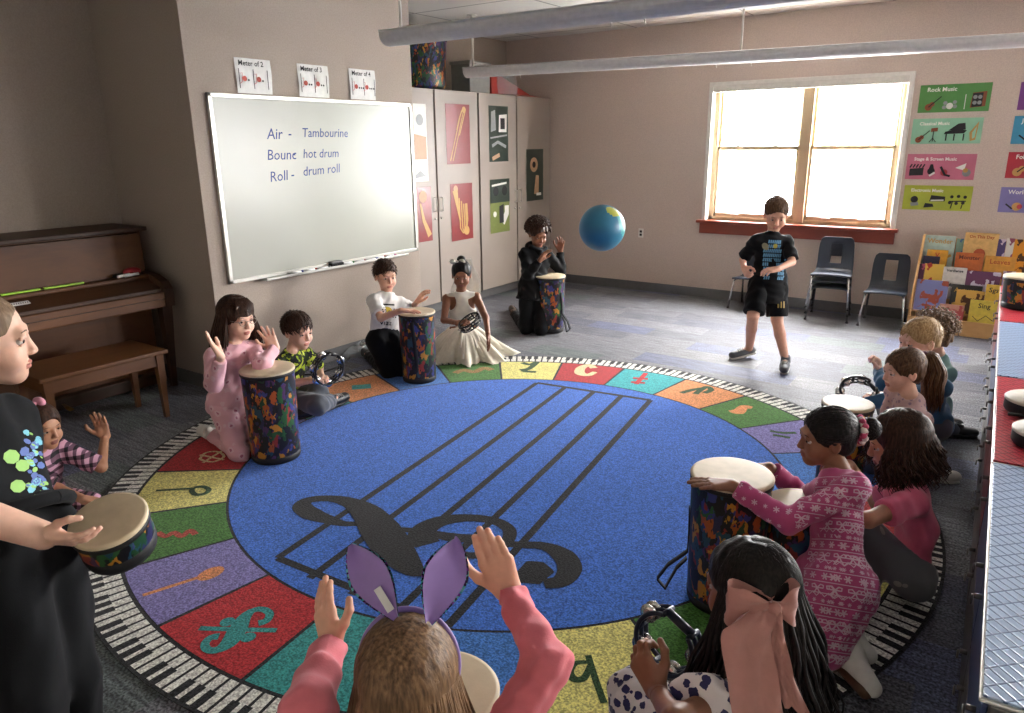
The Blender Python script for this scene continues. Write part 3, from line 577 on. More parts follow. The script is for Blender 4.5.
books=[ # tier, px box (zoomed), cover, accent, title, tilt, label
(0,(148,62,338,200),'a9bdb4','b58b3e','Wonder',.05,'pale green picture book titled Wonder at the top left of the rack'),
(0,(343,85,388,200),'7fa08c','4f6f9a','',0,'narrow blue and green book between the two large top-row books'),
(0,(394,45,606,200),'d2a868','a5481f','On This Day',-.03,'tan picture book with an orange creature, largest in the top row'),
(0,(600,88,652,200),'4a3c6a','c9b6c8','',.0,'purple book in the top row, left of the white-spined one'),
(0,(654,82,705,210),'d5cfc6','8e4a62','',0,'white book with purple spots in the top row'),
(0,(700,88,800,215),'d18a26','4a2c1a','',0,'orange book at the right end of the top row'),
(1,(140,190,245,245),'2c2a44','c8503a','',.0,'dark blue book in the second row at the far left'),
(1,(160,152,292,245),'d39a2e','b23a1e','V',.02,'orange book standing behind the dark blue one at the left'),
(1,(338,168,515,285),'b9602c','5c2416','Monster',-.05,'burnt orange book in the middle of the second row'),
(1,(522,190,715,290),'cc8f3a','a54a20','Leaves',-.03,'golden autumn book at the right of the second row'),
(2,(112,240,150,335),'5b2c4a','b8506a','',0,'narrow maroon book at the left end of the third row'),
(2,(145,238,268,340),'d8b04a','a8322a','',.02,'yellow and red patterned book at the left of the third row'),
(2,(262,258,410,365),'cfcac2','3a3a3c','Verdiense',-.04,'white book with black lettering in the third row'),
(2,(406,282,622,385),'6a3a5c','c9bfd0','',.0,'purple book with a red edge in the middle of the third row'),
(2,(634,285,712,375),'b0a4b8','7a4a6a','',.0,'pale lilac book in the third row, next to the counter'),
(3,(95,335,292,488),'7c80b0','a8503a','',.01,'blue floral picture book at the left of the fourth row'),
(3,(312,366,505,485),'2c2a26','b8923e','Autumn',-.03,'black book with gold band in the fourth row'),
(3,(528,368,632,475),'cfa83a','2c2a26','Sgs',-.04,'yellow book in the fourth row above the Sing book'),
(4,(236,487,392,612),'c88f7c','b04a4a','',-.02,'pink book with a red oval in the bottom row'),
(4,(345,400,520,500),'c79a4a','5a3418','',0,'tan book with a brown sailing shape in front of the black one'),
(4,(424,462,608,625),'cdb548','2c2a20','Sing',-.04,'yellow book titled Sing at the bottom right of the rack'),
]
for t,(x0,y0,x1,y1),c,a,title,rot,lab in books:
    Y=TY[t]+.0; 
    if 'sailing' in lab: Y=TY[3]-.028
    pbl,pbr,ptl=on(1,Y,*BX(x0,y1)),on(1,Y,*BX(x1,y1)),on(1,Y,*BX(x0,y0))
    w=max(.05,(pbr-pbl).length); h=max(.08,ptl.z-pbl.z); z=TZ[t]+.002 if 'sailing' not in lab else TZ[3]+.002
    h=ptl.z-z; xx=(pbl.x+ptl.x)/2
    if 'green book between' in lab or 'V'==title: Y+=.022
    lean=.13
    T=Matrix.Translation((xx,Y,z))@Matrix.Rotation(PI/2-lean,4,'X')@Matrix.Rotation(rot*0+0,4,'Z'); 
    b=MB(); mc=patches('cover_'+c,[c,c,a,c],18,.3,.35,noise_sc=8) if not title or title in('Mice','Fire','Boo','Foxes') else mat('cover_'+c,c,.35,var=.15,vs=25)
    b.box(0,w,0,h,-.006,.006,mc,.0015,T=T); b.box(.003,w-.002,.002,h-.002,-.0045,.0045,mpap,T=T)
    ma=mat('accent_'+a,a,.4)
    if title: 
        s=min(.055,w/len(title)*1.55); b.text(title,s,ma,T@Matrix.Translation((w/2,h-s-.01,.0066)),'CENTER',0,bold=.001)
    if 'oval' in lab: b.lathe([(.045,0),(.052,0)],(w/2,h*.6,.0068),ma,24,T=T,sx=1.2,sy=.8)
    if 'creature' in lab:
        b.disc((w/2,h*.45),.045,.0066,ma,9,T); b.stroke([(.03,.06),(.06,.09)],.006,ma,T,.0066); b.stroke([(w-.03,.06),(w-.06,.09)],.006,ma,T,.0066)
    if title in('Leaves','Monster','Wonder','Autumn','Verdiense'):
        b.stroke([(w*.1,h*.3),(w*.4,h*.45),(w*.7,h*.3),(w*.92,h*.42)],.012,ma,T,.0066)
    if 'sailing' in lab: b.poly([(w*.3,h*.2,.0066),(w*.7,h*.2,.0066),(w*.5,h*.7,.0066)],ma,T)
    if title=='Sing': b.disc((w*.4,h*.12),.014,.0066,ma,12,T); b.stroke([(w*.15,h*.45),(w*.35,h*.3),(w*.6,h*.5),(w*.85,h*.35)],.003,ma,T,.0066)
    tag(b.build('picture_book',None,(xx,Y,z)),lab,'book','picture books on the rack')
# ================================================================ WALL POSTERS
def wp(x0,y0,x1b,y1,c,title,icons,lab,wd=.53,tc='e8e6de'):
    p=on(1,YB-.004,x0,y0); q=on(1,YB-.004,x1b,y1); h=p.z-q.z; T=frame((p.x,YB-.0002,q.z),(1,0,0),(0,0,1))
    b=MB(); mc=mat('poster_'+c,c,.4,var=.08,vs=8); n=8; vs=[(wd*a/n,h*e,.002+.002*math.sin(a*1.7+e)) for a in range(n+1) for e in (0,1)]
    b.add(vs,[[2*a,2*a+1,2*a+3,2*a+2] for a in range(n)],mc,True,T); T=T@Matrix.Translation((0,0,.0055))
    if title: b.text(title,.048 if len(title)<14 else .038,mat('title_'+tc,tc,.5),T@Matrix.Translation((.055,h-.055,0)),bold=.001)
    icons(b,T,h); tag(b.build('music_poster',None,p),lab,'poster','music style posters beside the window')
K=mat('print_black','17171a',.5); Wt=mat('print_white','d8d6d0',.5); Br=mat('print_brown','8a4a2a',.5); Gd=mat('brass_print','cfa25c',.4); Rd=mat('print_red','a8323a',.5); Gy=mat('print_grey','8c8f90',.5)
def guitar(b,T,x,y,s,m):
    b.disc((x,y),.028*s,0,m,16,T); b.disc((x+.025*s,y+.022*s),.02*s,0,m,16,T); b.stroke([(x,y),(x+.09*s,y+.085*s)],.004*s,K,T,.0004)
def i1(b,T,h): guitar(b,T,.08,.045,1,Br); b.disc((.24,.05),.026,0,Wt,20,T); [b.disc((x,y),.016,0,Gy,14,T) for x,y in((.205,.075),(.275,.08),(.2,.04),(.28,.045))]; b.stroke([(.35,.02),(.35,.14)],.003,Wt,T); b.poly([(.39,.03,0),(.5,.04,0),(.5,.16,0),(.4,.15,0)],Br,T); b.poly([(.4,.035,.0004),(.475,.04,.0004),(.475,.15,.0004),(.4,.145,.0004)],K,T); [b.disc((x,y),.016,.0008,Gy,12,T) for x,y in ((.42,.07),(.455,.07),(.42,.115),(.455,.115))]
def i2(b,T,h): guitar(b,T,.06,.035,.9,Br); b.stroke([(.17,.02),(.17,.11)],.003,K,T); b.stroke([(.145,.015),(.17,.05),(.195,.015)],.003,K,T); b.poly([(.15,.1,0),(.2,.105,0),(.2,.135,0),(.15,.13,0)],Br,T); b.poly([(.25,.08,0),(.40,.085,0),(.42,.11,0),(.34,.12,0),(.26,.1,0)],K,T); b.poly([(.28,.11,0),(.41,.115,0),(.40,.17,0),(.35,.165,0)],K,T); [b.stroke([(x,.08),(x,.025)],.005,K,T) for x in (.27,.33,.4)]; b.poly([(.45,.02,0),(.49,.03,0),(.5,.18,0),(.44,.09,0)],Gd,T); b.poly([(.465,.04,.0004),(.483,.05,.0004),(.488,.14,.0004),(.46,.09,.0004)],mat('poster_8cc0a0','8cc0a0',.4),T)
def i3(b,T,h): b.poly([(.03,.03,0),(.14,.035,0),(.14,.1,0),(.03,.09,0)],K,T); [b.stroke([(.03+.025*i,.1),(.045+.025*i,.13)],.006,K,T) for i in range(5)]; b.disc((.2,.07),.03,0,K,12,T); b.poly([(.18,.09,0),(.22,.09,0),(.21,.13,0),(.19,.13,0)],K,T); b.stroke([(.19,.03),(.23,.06)],.008,Wt,T,.0004); b.disc((.3,.06),.028,0,Rd,10,T); b.stroke([(.27,.11),(.31,.04),(.35,.03)],.009,K,T,.0004); b.poly([(.38,.1,0),(.45,.08,0),(.46,.14,0)],Wt,T); b.disc((.47,.06),.035,0,Gy,7,T); b.disc((.46,.08),.02,.0004,Gd,7,T)
def i4(b,T,h): b.disc((.09,.09),.03,0,K,14,T); b.poly([(.07,.03,0),(.13,.04,0),(.12,.07,0),(.06,.06,0)],Gy,T); b.poly([(.17,.02,0),(.25,.03,0),(.24,.055,0),(.18,.06,0)],K,T); b.poly([(.21,.075,0),(.33,.08,0),(.33,.12,0),(.22,.13,0)],K,T); b.poly([(.22,.078,.0004),(.32,.083,.0004),(.32,.095,.0004),(.22,.09,.0004)],Wt,T); [b.disc((x,y),.014,0,K,10,T) for x,y in((.38,.12),(.43,.125),(.48,.12),(.37,.07),(.42,.065),(.47,.07))]; b.stroke([(.36,.08),(.49,.085)],.005,K,T); b.stroke([(.38,.02),(.39,.08)],.004,K,T); b.stroke([(.46,.02),(.47,.08)],.004,K,T)
def ig(b,T,h): guitar(b,T,.08,.05,1.2,Gd)
def iw(b,T,h): b.disc((.13,.05),.035,0,Gd,14,T); b.disc((.15,.05),.02,.0004,Rd,14,T); b.stroke([(.05,.07),(.1,.03)],.006,K,T)
wp(921,85.5,917.5,113,'4f8a45','Rock Music',i1,'green poster reading Rock Music, top of the column beside the window')
wp(913.5,119,910.5,144,'8cc0a0','Classical Music',i2,'mint green poster with a grand piano, second in the column beside the window')
wp(908,154,905,179,'c06a80','Stage & Screen Music',i3,'pink poster with a clapperboard, third in the column beside the window')
wp(905,185,901.5,209,'aab23a','Electronic Music',i4,'yellow-green poster with keyboards, bottom of the column beside the window')
wp(1021.5,82,1017,110,'7a3f8a','',ig,'purple poster cut by the picture edge, top of the far right column')
wp(1015,116,1011.5,144,'3f92b5','Jazz',iw,'blue poster in the far right column, second from the top')
wp(1009,152,1004.5,178,'a82a3a','Folk Music',ig,'red poster reading Folk, third in the far right column')
wp(1001.5,187,997,212,'7f78b0','World Music',iw,'lavender poster reading World, bottom of the far right column')
# outlet on the wall
b=MB(); p=on(1,YB,641,233); b.box(p.x-.03,p.x+.03,YB-.006,YB,p.z-.05,p.z+.05,mwhite,.002); b.box(p.x-.014,p.x+.014,YB-.008,YB-.005,p.z-.03,p.z-.005,mrub); b.box(p.x-.014,p.x+.014,YB-.008,YB-.005,p.z+.005,p.z+.03,mrub)
tag(b.build('wall_outlet',None,p),'small white wall outlet beneath the ball on the back wall','outlet')
# ================================================================ COUNTER
msteel=mat('grey_steel','6d6a68',.35,metal=.5)
def diamond(name,c,c2):
    m,t,b=nt(name); o=coords(t,'Object',(1,1,1),(0,0,PI/4))
    br=N(t,'ShaderNodeTexBrick',offset=0); br.inputs['Scale'].default_value=1; br.inputs['Brick Width'].default_value=.044; br.inputs['Row Height'].default_value=.022; br.inputs['Mortar Size'].default_value=.0026
    br.inputs['Mortar Smooth'].default_value=.4
    br.inputs['Color1'].default_value=srgb(c); br.inputs['Color2'].default_value=srgb(c); br.inputs['Mortar'].default_value=srgb(c2); L(t,o,br.inputs['Vector']); L(t,br.outputs['Color'],b.inputs['Base Color'])
    b.inputs['Roughness'].default_value=.28; b.inputs['Specular IOR Level'].default_value=.7; bump(t,b,br.outputs['Fac'],.7,.003); return m
mdb=diamond('blue_diamond_mat','9db4d2','4f648c'); mdr=diamond('red_diamond_mat','c03644','7a1c28')
mhan2=mat('dark_nickel','77736f',.35,metal=.8); mrl=mat('red_panel','7a2a2e',.4,metal=.2); mbl=mat('blue_panel','3a4a72',.4,metal=.2)
YS=[.35,1.45,2.716,3.80,5.02,6.30]
kinds=[('red','nearest unit, red-topped'),('blue','long blue-topped unit nearest the camera'),('red','red-topped unit holding two frame drums'),('blue','blue-topped unit between the two red ones'),('red','red-topped unit at the far end')]
cang=math.atan2(-.0295,1)
for i in range(1,5):
    y0,y1=YS[i]+.004,YS[i+1]-.004; kc=kinds[i][0]; fx=lambda y:.062-.0305*(y-1.42)
    o=empty('low_cabinet',(fx((y0+y1)/2)+.25,(y0+y1)/2,0),'low grey steel cabinet with diamond-textured top: '+kinds[i][1],'cabinet','low cabinets along the right side'); lo=o.location
    T=Matrix.Translation((fx((y0+y1)/2),(y0+y1)/2,0))@Matrix.Rotation(-cang if False else math.atan(.0305),4,'Z'); l=(y1-y0)/2
    MB().box(.02,.5,-l,l,.04,.585,msteel,.004,T=T).build('cabinet_body',o,lo)
    MB().box(.06,.46,-l+.03,l-.03,0,.04,mrub,T=T).build('base',o,lo)
    t_=MB().box(.002,.505,-l,l,.585,.594,malu,.003,T=T); t_.box(.008,.5,-l+.006,l-.006,.594,.600,mdb if kc=='blue' else mdr,.002,T=T); t_.build('top_mat',o,lo)
    for s in (-1,1):
        a,c=(-l+.01,-.005) if s<0 else (.005,l-.01)
        d=MB().box(.008,.02,a,c,.31,.575,mrl if kc=='red' else mbl,.003,T=T).build('door',o,lo)
        d2=MB().box(.008,.02,a,c,.05,.30,msteel,.003,T=T).build('door',o,lo)
        for dd,z in ((d,.50),(d2,.22)):
            for yy in (a+.08,c-.08):
                b=MB(); b.tube([(.008,yy,z),(-.010,yy,z)],.007,mhan2,10,T=T); Tq=T@Matrix.Translation((-.014,yy,z-.012))
                b.tube([(0,.011*math.cos(q),.011*math.sin(q)) for q in [2*PI*k/14 for k in range(15)]],.0028,mhan2,6,cap=False,T=Tq); b.build('ring_pull',dd,lo)
# ================================================================ DRUMS
def drum(x,y,r,h,label,name='tubano_drum',z0=.0085,strap=None,T=None,foot=True,group='jungle-print drums',flare=.93):
    o=empty(name,(x,y,z0),label,'drum',group); lo=o.location; TT=T
    b=MB(); b.lathe([(r*flare,.03),(r*flare*1.005,h*.3),(r*.97,h*.7),(r*.985,h-.028)],(x,y,z0),mdrum,48,T=TT); b.build('shell',o,lo)
    b=MB(); b.lathe([(0,0),(r*flare*.97,0),(r*flare*1.0,.01),(r*flare*1.01,.035),(r*flare*.99,.037)],(x,y,z0),mrub,48,T=TT); b.build('foot_ring',o,lo)
    b=MB(); b.lathe([(r*.99,h-.03),(r*1.02,h-.026),(r*1.02,h-.012),(r*.99,h-.010)],(x,y,z0),mrub,48,T=TT); b.build('rim',o,lo)
    b=MB(); b.lathe([(r*1.015,h-.012),(r*1.025,h-.006),(r*1.0,h-.001),(r*.93,h),(r*.5,h),(0,h)],(x,y,z0),mskin,48,T=TT); b.build('drum_head',o,lo)
    if strap:
        b=MB(); a=math.radians(strap[0]); pts=[]
        c,s_=math.cos(a),math.sin(a)
        base=[(r*1.0,h*.72),(r*1.02,h*.5),(r*1.03,h*.34),(r*1.5,h*.22),(r*1.75,.05),(r*1.5,.015),(r*1.25,.10),(r*1.02,.14)] if strap[1]=='loop' else [(r*.98,h*.9),(r*1.06,h*.6),(r*1.08,h*.3),(r*1.0,.08)]
        P=[Vector((x+c*q,y+s_*q+.02*math.sin(w*9),z0+w)) for q,w in base]; tn=Vector((-s_,c,0))*.014; vs=[]
        for p in P: vs+=[p+tn,p-tn]
        b.add(vs,[[2*i,2*i+1,2*i+3,2*i+2] for i in range(len(P)-1)],mstrap,True,TT); so=b.build('strap',o,lo); q=so.modifiers.new('s','SOLIDIFY'); q.thickness=.003
    return o
drum(-3.15,2.265,.138,.50,'tall jungle-print drum in front of the girl in pink pyjamas and glasses',strap=(165,'side'))
drum(-3.40,3.705,.128,.50,'tall jungle-print drum played by the boy in the white smiley shirt',strap=(-60,'side'))
drum(*fl(550,276,.5)[:2],.134,.50,'tall jungle-print drum in front of the child in the black hoodie',strap=(-10,'loop'))
drum(-.71,2.35,.139,.50,'tall jungle-print drum under the hands of the girl in patterned pink pyjamas',strap=(205,'loop'))
drum(*fl(801,505,.40)[:2],.115,.40,'jungle-print drum partly hidden behind the girl in patterned pink pyjamas')
# drums on the counter
p=fl(1028,276,.60+.20); drum(p.x,p.y,.125,.20,'dark drum with a pale head standing on the far red counter top','hand_drum',z0=.601,group='drums on the low cabinets')
for k,(px,py,lab) in enumerate(((1040,398,'frame drum lying at the back of the nearer red counter top'),(1052,430,'frame drum lying in front on the nearer red counter top'))):
    p=fl(px,py,.66); o=empty('frame_drum',(p.x,p.y,.601),lab,'drum','drums on the low cabinets'); lo=o.location
    MB().lathe([(.105,0),(.112,.01),(.112,.052),(.108,.056)],(p.x,p.y,.601),mrub,40).build('hoop',o,lo); MB().lathe([(.113,.046),(.114,.052),(.108,.058),(0,.058)],(p.x,p.y,.601),mat('white_drum_skin','cfcabd',.5),40).build('drum_head',o,lo)
mstick=mat('black_stick','141417',.5)
for k,(pa,pb,lab) in enumerate((((1001,293),(1030,300),'black drum mallet on the far red top, reaching to the edge'),((1004,301),(1030,299),'black drum mallet lying nearest the camera on the far red top'),((1008,414),(1030,416),'black mallet beside the frame drums on the nearer red top'))):
    a,c=fl(*pa,.611),fl(*pb,.611); 
    b=MB().tube([a,c],[.006,.006],mstick,10); b.sphere(c,.012,mstick,n=12,k=8,sc=(1,1,.8)); tag(b.build('mallet',None,a),lab,'mallet','mallets on the low cabinets')
# ball in mid air
bc=at(602,228,4.76); b=MB(); mb1=mat('ball_blue','2a7391',.42,var=.1,vs=6); mb2=mat('ball_lime','a9ad3a',.42); mb3=mat('ball_teal','3f9aa0',.42)
R_=.150; vs=[];n=48;k=32
for i in range(k+1):
    a=PI*i/k
    for j in range(n): vs.append((math.sin(a)*math.cos(2*PI*j/n)*R_,math.sin(a)*math.sin(2*PI*j/n)*R_,math.cos(a)*R_))
A=[[],[],[]]; dl=(-fv*.70+rv*.38+uv*.60).normalized(); dt=(rv*.9+uv*.2-fv*.3).normalized()
for i in range(k):
    for j in range(n):
        f=[i*n+j,(i+1)*n+j,(i+1)*n+(j+1)%n,i*n+(j+1)%n]; c=sum((Vector(vs[q]) for q in f),Vector())/4; c.normalize()
        wv=noise.noise(c*3)*.08; A[1 if c.dot(dl)>.955+wv*.3 else (2 if c.dot(dt)>.80+wv else 0)].append(f)
b.add(vs,A[0],mb1,True);b.add(vs,A[1],mb2,True);b.add(vs,A[2],mb3,True)
o=b.build('playground_ball',None,(0,0,0),weld=True); o.location=bc; tag(o,'blue and lime rubber ball in mid air near the back wall','ball')
# plastic bag and wires by the wall
b=MB(); p=fl(362,352,.0); mcl=mat('crinkled_plastic','b9bfc4',.2,alpha=.55,spec=.9); vs=[];n=18;k=8
for i in range(k+1):
    a=PI/2*i/k
    for j in range(n):
        t=2*PI*j/n; q=1+.18*noise.noise(Vector((math.cos(t)*2,math.sin(t)*2,a*2))); vs.append((p.x+math.sin(a)*math.cos(t)*.12*q,p.y+math.sin(a)*math.sin(t)*.22*q,.002+math.cos(a)*.085*q))
b.add(vs,[[i*n+j,i*n+(j+1)%n,(i+1)*n+(j+1)%n,(i+1)*n+j] for i in range(k) for j in range(n)],mcl,False)
for q in range(5): b.tube([(p.x+random.uniform(-.08,.08),p.y+random.uniform(-.15,.15),.04+.01*q) for _ in range(3)],.010,mrub if q%2 else mwhite,6)
tag(b.build('plastic_bag',None,(p.x,p.y,0)),'crumpled clear plastic bag on the floor against the whiteboard wall','bag')
a=fl(330,372,.01); b=MB(); b.tube([(-4.27,3.45,.012),(-4.2,3.3,.012),(-4.1,3.36,.012),(-4.12,3.6,.012),(-4.22,3.8,.012)],.006,mrub,6); tag(b.build('cable',None,(-4.2,3.5,0)),'thin dark cable on the floor beside the plastic bag','cable')
# ---- tambourine (crescent): rings of jingles on a black frame
mjing=mat('jingle_nickel','cfcdc8',.22,metal=.9); mblkp=mat('gloss_black_plastic','131316',.3)
def tamb(c,ax,up,r,label,arc=(20,340),rows=2,nj=6,half=.022,color=None):
    """c centre, ax = hoop axis, up = direction of angle 0"""
    T=frame(c,up,Vector(ax).cross(Vector(up))); cc=color or mblkp
    o=empty('tambourine',Vector(c),label,'tambourine'); lo=o.location
    a0,a1=map(math.radians,arc); pts=[(r*math.cos(a0+(a1-a0)*i/28),r*math.sin(a0+(a1-a0)*i/28),0) for i in range(29)]
    b=MB()
    for z in (-half,0,half): b.tube([(x,y,z) for x,y,_ in pts],.006,cc,8,T=T)
    for i in range(nj+1):
        t=a0+(a1-a0)*i/nj; b.tube([(r*math.cos(t),r*math.sin(t),-half),(r*math.cos(t),r*math.sin(t),half)],.007,cc,8,T=T)
    b.tube([pts[0],pts[-1]],.011,cc,10,T=T)
    b.build('frame',o,lo)
    for i in range(nj):
        t=a0+(a1-a0)*(i+.5)/nj
        for z in (-half/2,half/2):
            Tj=T@Matrix.Translation((r*math.cos(t),r*math.sin(t),z))@Matrix.Rotation(t,4,'Z')
            MB().lathe([(.0,-.003),(.010,-.004),(.023,-.0015),(.023,.0),(.010,-.001),(0,0)],(0,0,0),mjing,18,T=Tj).lathe([(.0,.004),(.010,.005),(.023,.0025),(.023,.0015),(.010,.002),(0,.002)],(0,0,0),mjing,18,T=Tj).build('jingle',o,lo)
    return o
# ================================================================ PEOPLE: smooth distance-field modelling
RH=r0.copy(); TC=Vector((-math.sin(YAW),-math.cos(YAW),0)); UP=Vector((0,0,1))   # photo-right, toward the photographer, up (all level)
def D3(a,b,c): return (RH*a+TC*b+UP*c).normalized()
V3=lambda v: np.array([v[0],v[1],v[2]],dtype=np.float32)
def ncap(P,a,b,ra,rb):
    a=V3(a);b=V3(b);d=b-a; l2=float(d@d)+1e-9
    q=P-a; t=np.clip(q@d/l2,0,1); return np.linalg.norm(q-t[...,None]*d,axis=-1)-(ra+(rb-ra)*t)
def necap(P,a,b,ra,rb,ax,fl_):
    """capsule squashed along direction ax by factor fl_ (<1 = thinner)"""
    ax=V3(Vector(ax).normalized()); a=V3(a); q=P-a; q=q+(q@ax)[...,None]*ax*(1/fl_-1)
    d=V3(b)-a; d=d+(d@ax)*ax*(1/fl_-1); l2=float(d@d)+1e-9
    t=np.clip(q@d/l2,0,1); return (np.linalg.norm(q-t[...,None]*d,axis=-1)-(ra+(rb-ra)*t))*(fl_*.5+.5)
def nell(P,c,r,R=None):
    q=P-V3(c)
    if R is not None: q=q@np.array(R,dtype=np.float32)   # columns of R = local axes
    r=np.array(r,dtype=np.float32); k0=np.linalg.norm(q/r,axis=-1); k1=np.linalg.norm(q/(r*r),axis=-1)+1e-9
    return k0*(k0-1)/k1
def smin(a,b,k):
    h=np.clip(.5+.5*(b-a)/k,0,1); return b+(a-b)*h-k*h*(1-h)
def smax(a,b,k): return -smin(-a,-b,k)
class S:
    def __init__(s): s.ops=[]; s.lo=np.full(3,1e9); s.hi=np.full(3,-1e9)
    def _bb(s,pts,r):
        for p in pts:
            p=np.array(p); s.lo=np.minimum(s.lo,p-r); s.hi=np.maximum(s.hi,p+r)
    def cap(s,a,b,ra,rb=None,k=.02): rb=ra if rb is None else rb; s._bb([a,b],max(ra,rb)); s.ops.append(('u',lambda P:ncap(P,a,b,ra,rb),k)); return s
    def ecap(s,a,b,ra,rb,ax,f,k=.02): s._bb([a,b],max(ra,rb)*max(1,1)); s.ops.append(('u',lambda P:necap(P,a,b,ra,rb,ax,f),k)); return s
    def ell(s,c,r,R=None,k=.02): s._bb([c],max(r)); s.ops.append(('u',lambda P:nell(P,c,r,R),k)); return s
    def sub(s,c,r,R=None,k=.008): s.ops.append(('s',lambda P:nell(P,c,r,R),k)); return s
    def cut(s,p,n,k=.003): p=V3(p);n=V3(Vector(n).normalized()); s.ops.append(('c',lambda P:(P-p)@n,k)); return s   # removes the side n points to
    def fold(s,amp,fr,dirs=None,seed=0,mask=None):
        r=np.random.default_rng(seed); ds=[Vector(r.normal(size=3)).normalized() for _ in range(4)] if dirs is None else [Vector(d) for d in dirs]
        ph=r.uniform(0,6,8)
        def f(P):
            w=np.sin(P@V3(ds[-1])*fr*.45+ph[4])*1.4
            o=0
            for i,d in enumerate(ds): o=o+np.sin(P@V3(d)*fr*(1+.37*i)+w+ph[i])/(1+.4*i)
            o=o*amp/2
            if mask is not None: o=o*mask(P)
            return o
        s.ops.append(('d',f,0)); return s
    def ev(s,P):
        d=np.full(P.shape[:-1],1e3,dtype=np.float32)
        for t,f,k in s.ops:
            e=f(P)
            if t=='u': d=smin(d,e,k) 
            elif t=='s': d=smax(d,-e,k)
            elif t=='c': d=smax(d,e,k)
            else: d=d+e
        return d
def surfnet(sdf,h,lo=None,hi=None,pad=3):
    lo=(np.array(lo) if lo is not None else sdf.lo)-pad*h; hi=(np.array(hi) if hi is not None else sdf.hi)+pad*h
    n=np.maximum(((hi-lo)/h).astype(int)+1,4)
    ax=[(lo[i]+np.arange(n[i])*h).astype(np.float32) for i in range(3)]
    d=np.empty(n,dtype=np.float32); st=max(1,int(400000/(n[1]*n[2])))
    for i in range(0,n[0],st):
        X,Y,Z=np.meshgrid(ax[0][i:i+st],ax[1],ax[2],indexing='ij'); d[i:i+st]=sdf.ev(np.stack([X,Y,Z],-1))
    s=d<0; c=np.zeros(n-1,dtype=np.int8)
    for i in (0,1):
        for j in (0,1):
            for k in (0,1): c+=s[i:n[0]-1+i,j:n[1]-1+j,k:n[2]-1+k]
    act=(c>0)&(c<8); idx=np.full(n-1,-1,dtype=np.int64); ii=np.argwhere(act); idx[act]=np.arange(len(ii))
    if len(ii)==0: return np.zeros((0,3)),[]
    acc=np.zeros((len(ii),3)); cnt=np.zeros(len(ii))
    cr=[(a,b,c_) for a in (0,1) for b in (0,1) for c_ in (0,1)]
    for a in range(8):
        for ax_ in range(3):
            p=cr[a]
            if p[ax_]: continue
            q=list(p); q[ax_]=1
            d0=d[ii[:,0]+p[0],ii[:,1]+p[1],ii[:,2]+p[2]]; d1=d[ii[:,0]+q[0],ii[:,1]+q[1],ii[:,2]+q[2]]
            m=(d0<0)!=(d1<0); t=np.where(m,d0/(d0-d1+1e-12),0)
            pos=np.array(p,dtype=float)[None]+t[:,None]*(np.array(q)-np.array(p))[None]
            acc[m]+=pos[m]; cnt[m]+=1
    V=lo+(ii+acc/np.maximum(cnt,1)[:,None])*h
    F=[]
    for ax_ in range(3):
        u,v=(ax_+1)%3,(ax_+2)%3
        sl0=[slice(None)]*3; sl1=[slice(None)]*3; sl0[ax_]=slice(0,-1); sl1[ax_]=slice(1,None)
        e=s[tuple(sl0)]!=s[tuple(sl1)]; E=np.argwhere(e)
        E=E[(E[:,u]>0)&(E[:,v]>0)&(E[:,u]<n[u]-1)&(E[:,v]<n[v]-1)]
        flip=s[E[:,0],E[:,1],E[:,2]]
        def I(du,dv):
            q=E.copy(); q[:,u]-=du; q[:,v]-=dv; return idx[q[:,0],q[:,1],q[:,2]]
        f=np.stack([I(1,1),I(0,1),I(0,0),I(1,0)],1); f[~flip]=f[~flip][:,::-1]; F.append(f)
    F=np.concatenate(F); F=F[(F>=0).all(1)]
    return V,F.tolist()
def addsn(mb,sdf,h,m,lo=None,hi=None,assign=None):
    V,F=surfnet(sdf,h,lo,hi); 
    if not len(F): return
    if assign is None: mb.add([tuple(v) for v in V],F,m,True); return
    c=V[np.array(F)].mean(1); k=assign(c); base=len(mb.v); mb.v+=[tuple(v) for v in V]
    ms=[m]+assign.mats; ix=[mb.mt(q) for q in ms]
    for f,q in zip(F,k): mb.f.append([a+base for a in f]); mb.mi.append(ix[int(q)]); mb.sm.append(True)
def reach(p,px,py,l,sign=-1):
    """point on the line of sight through px,py at distance l from joint p (nearest approach if out of reach)"""
    d=ray(px,py).normalized(); q=Vector(p)-CP; t=q.dot(d); h2=l*l-(q-d*t).length_squared
    return CP+d*(t+sign*math.sqrt(h2)) if h2>0 else Vector(p)+((CP+d*t)-Vector(p)).normalized()*l
def basis(F,U):
    F=F.normalized(); X=F.cross(U).normalized(); Z=X.cross(F).normalized(); return Matrix((X,F,Z)).transposed()   # x=person's right, y=forward, z=up
SK={'light':mat('skin_light','d9a58c',.5,var=.05,vs=60,sss=.12),'fair':mat('skin_fair','dfb29c',.5,var=.05,vs=60,sss=.12),'tan':mat('skin_tan','b07f62',.5,var=.05,vs=60,sss=.1),'brown':mat('skin_brown','8a5b42',.48,var=.05,vs=60,sss=.08)}
mlip=mat('lips','bd7a6c',.5); mlipd=mat('lips_deep','8a5146',.5); mewh=mat('eye_white','b3aaa3',.4); mirb=mat('iris_dark','2b1d16',.2); mirl=mat('iris_blue','4d6478',.2)
def hairmat(name,c,c2):
    if name in MATS: return MATS[name]
    m,t,b=nt(name); o=coords(t,'Object',(1,1,.12)); n=N(t,'ShaderNodeTexNoise'); n.inputs['Scale'].default_value=160; n.inputs['Detail'].default_value=3; L(t,o,n.inputs['Vector'])
    r=ramp(t,[(.3,c),(.72,c2)]); L(t,n.outputs['Fac'],r.inputs[0]); L(t,r.outputs[0],b.inputs['Base Color']); b.inputs['Roughness'].default_value=.5; b.inputs['Specular IOR Level'].default_value=.22
    bump(t,b,n.outputs['Fac'],.5,.003); MATS[name]=m; return m
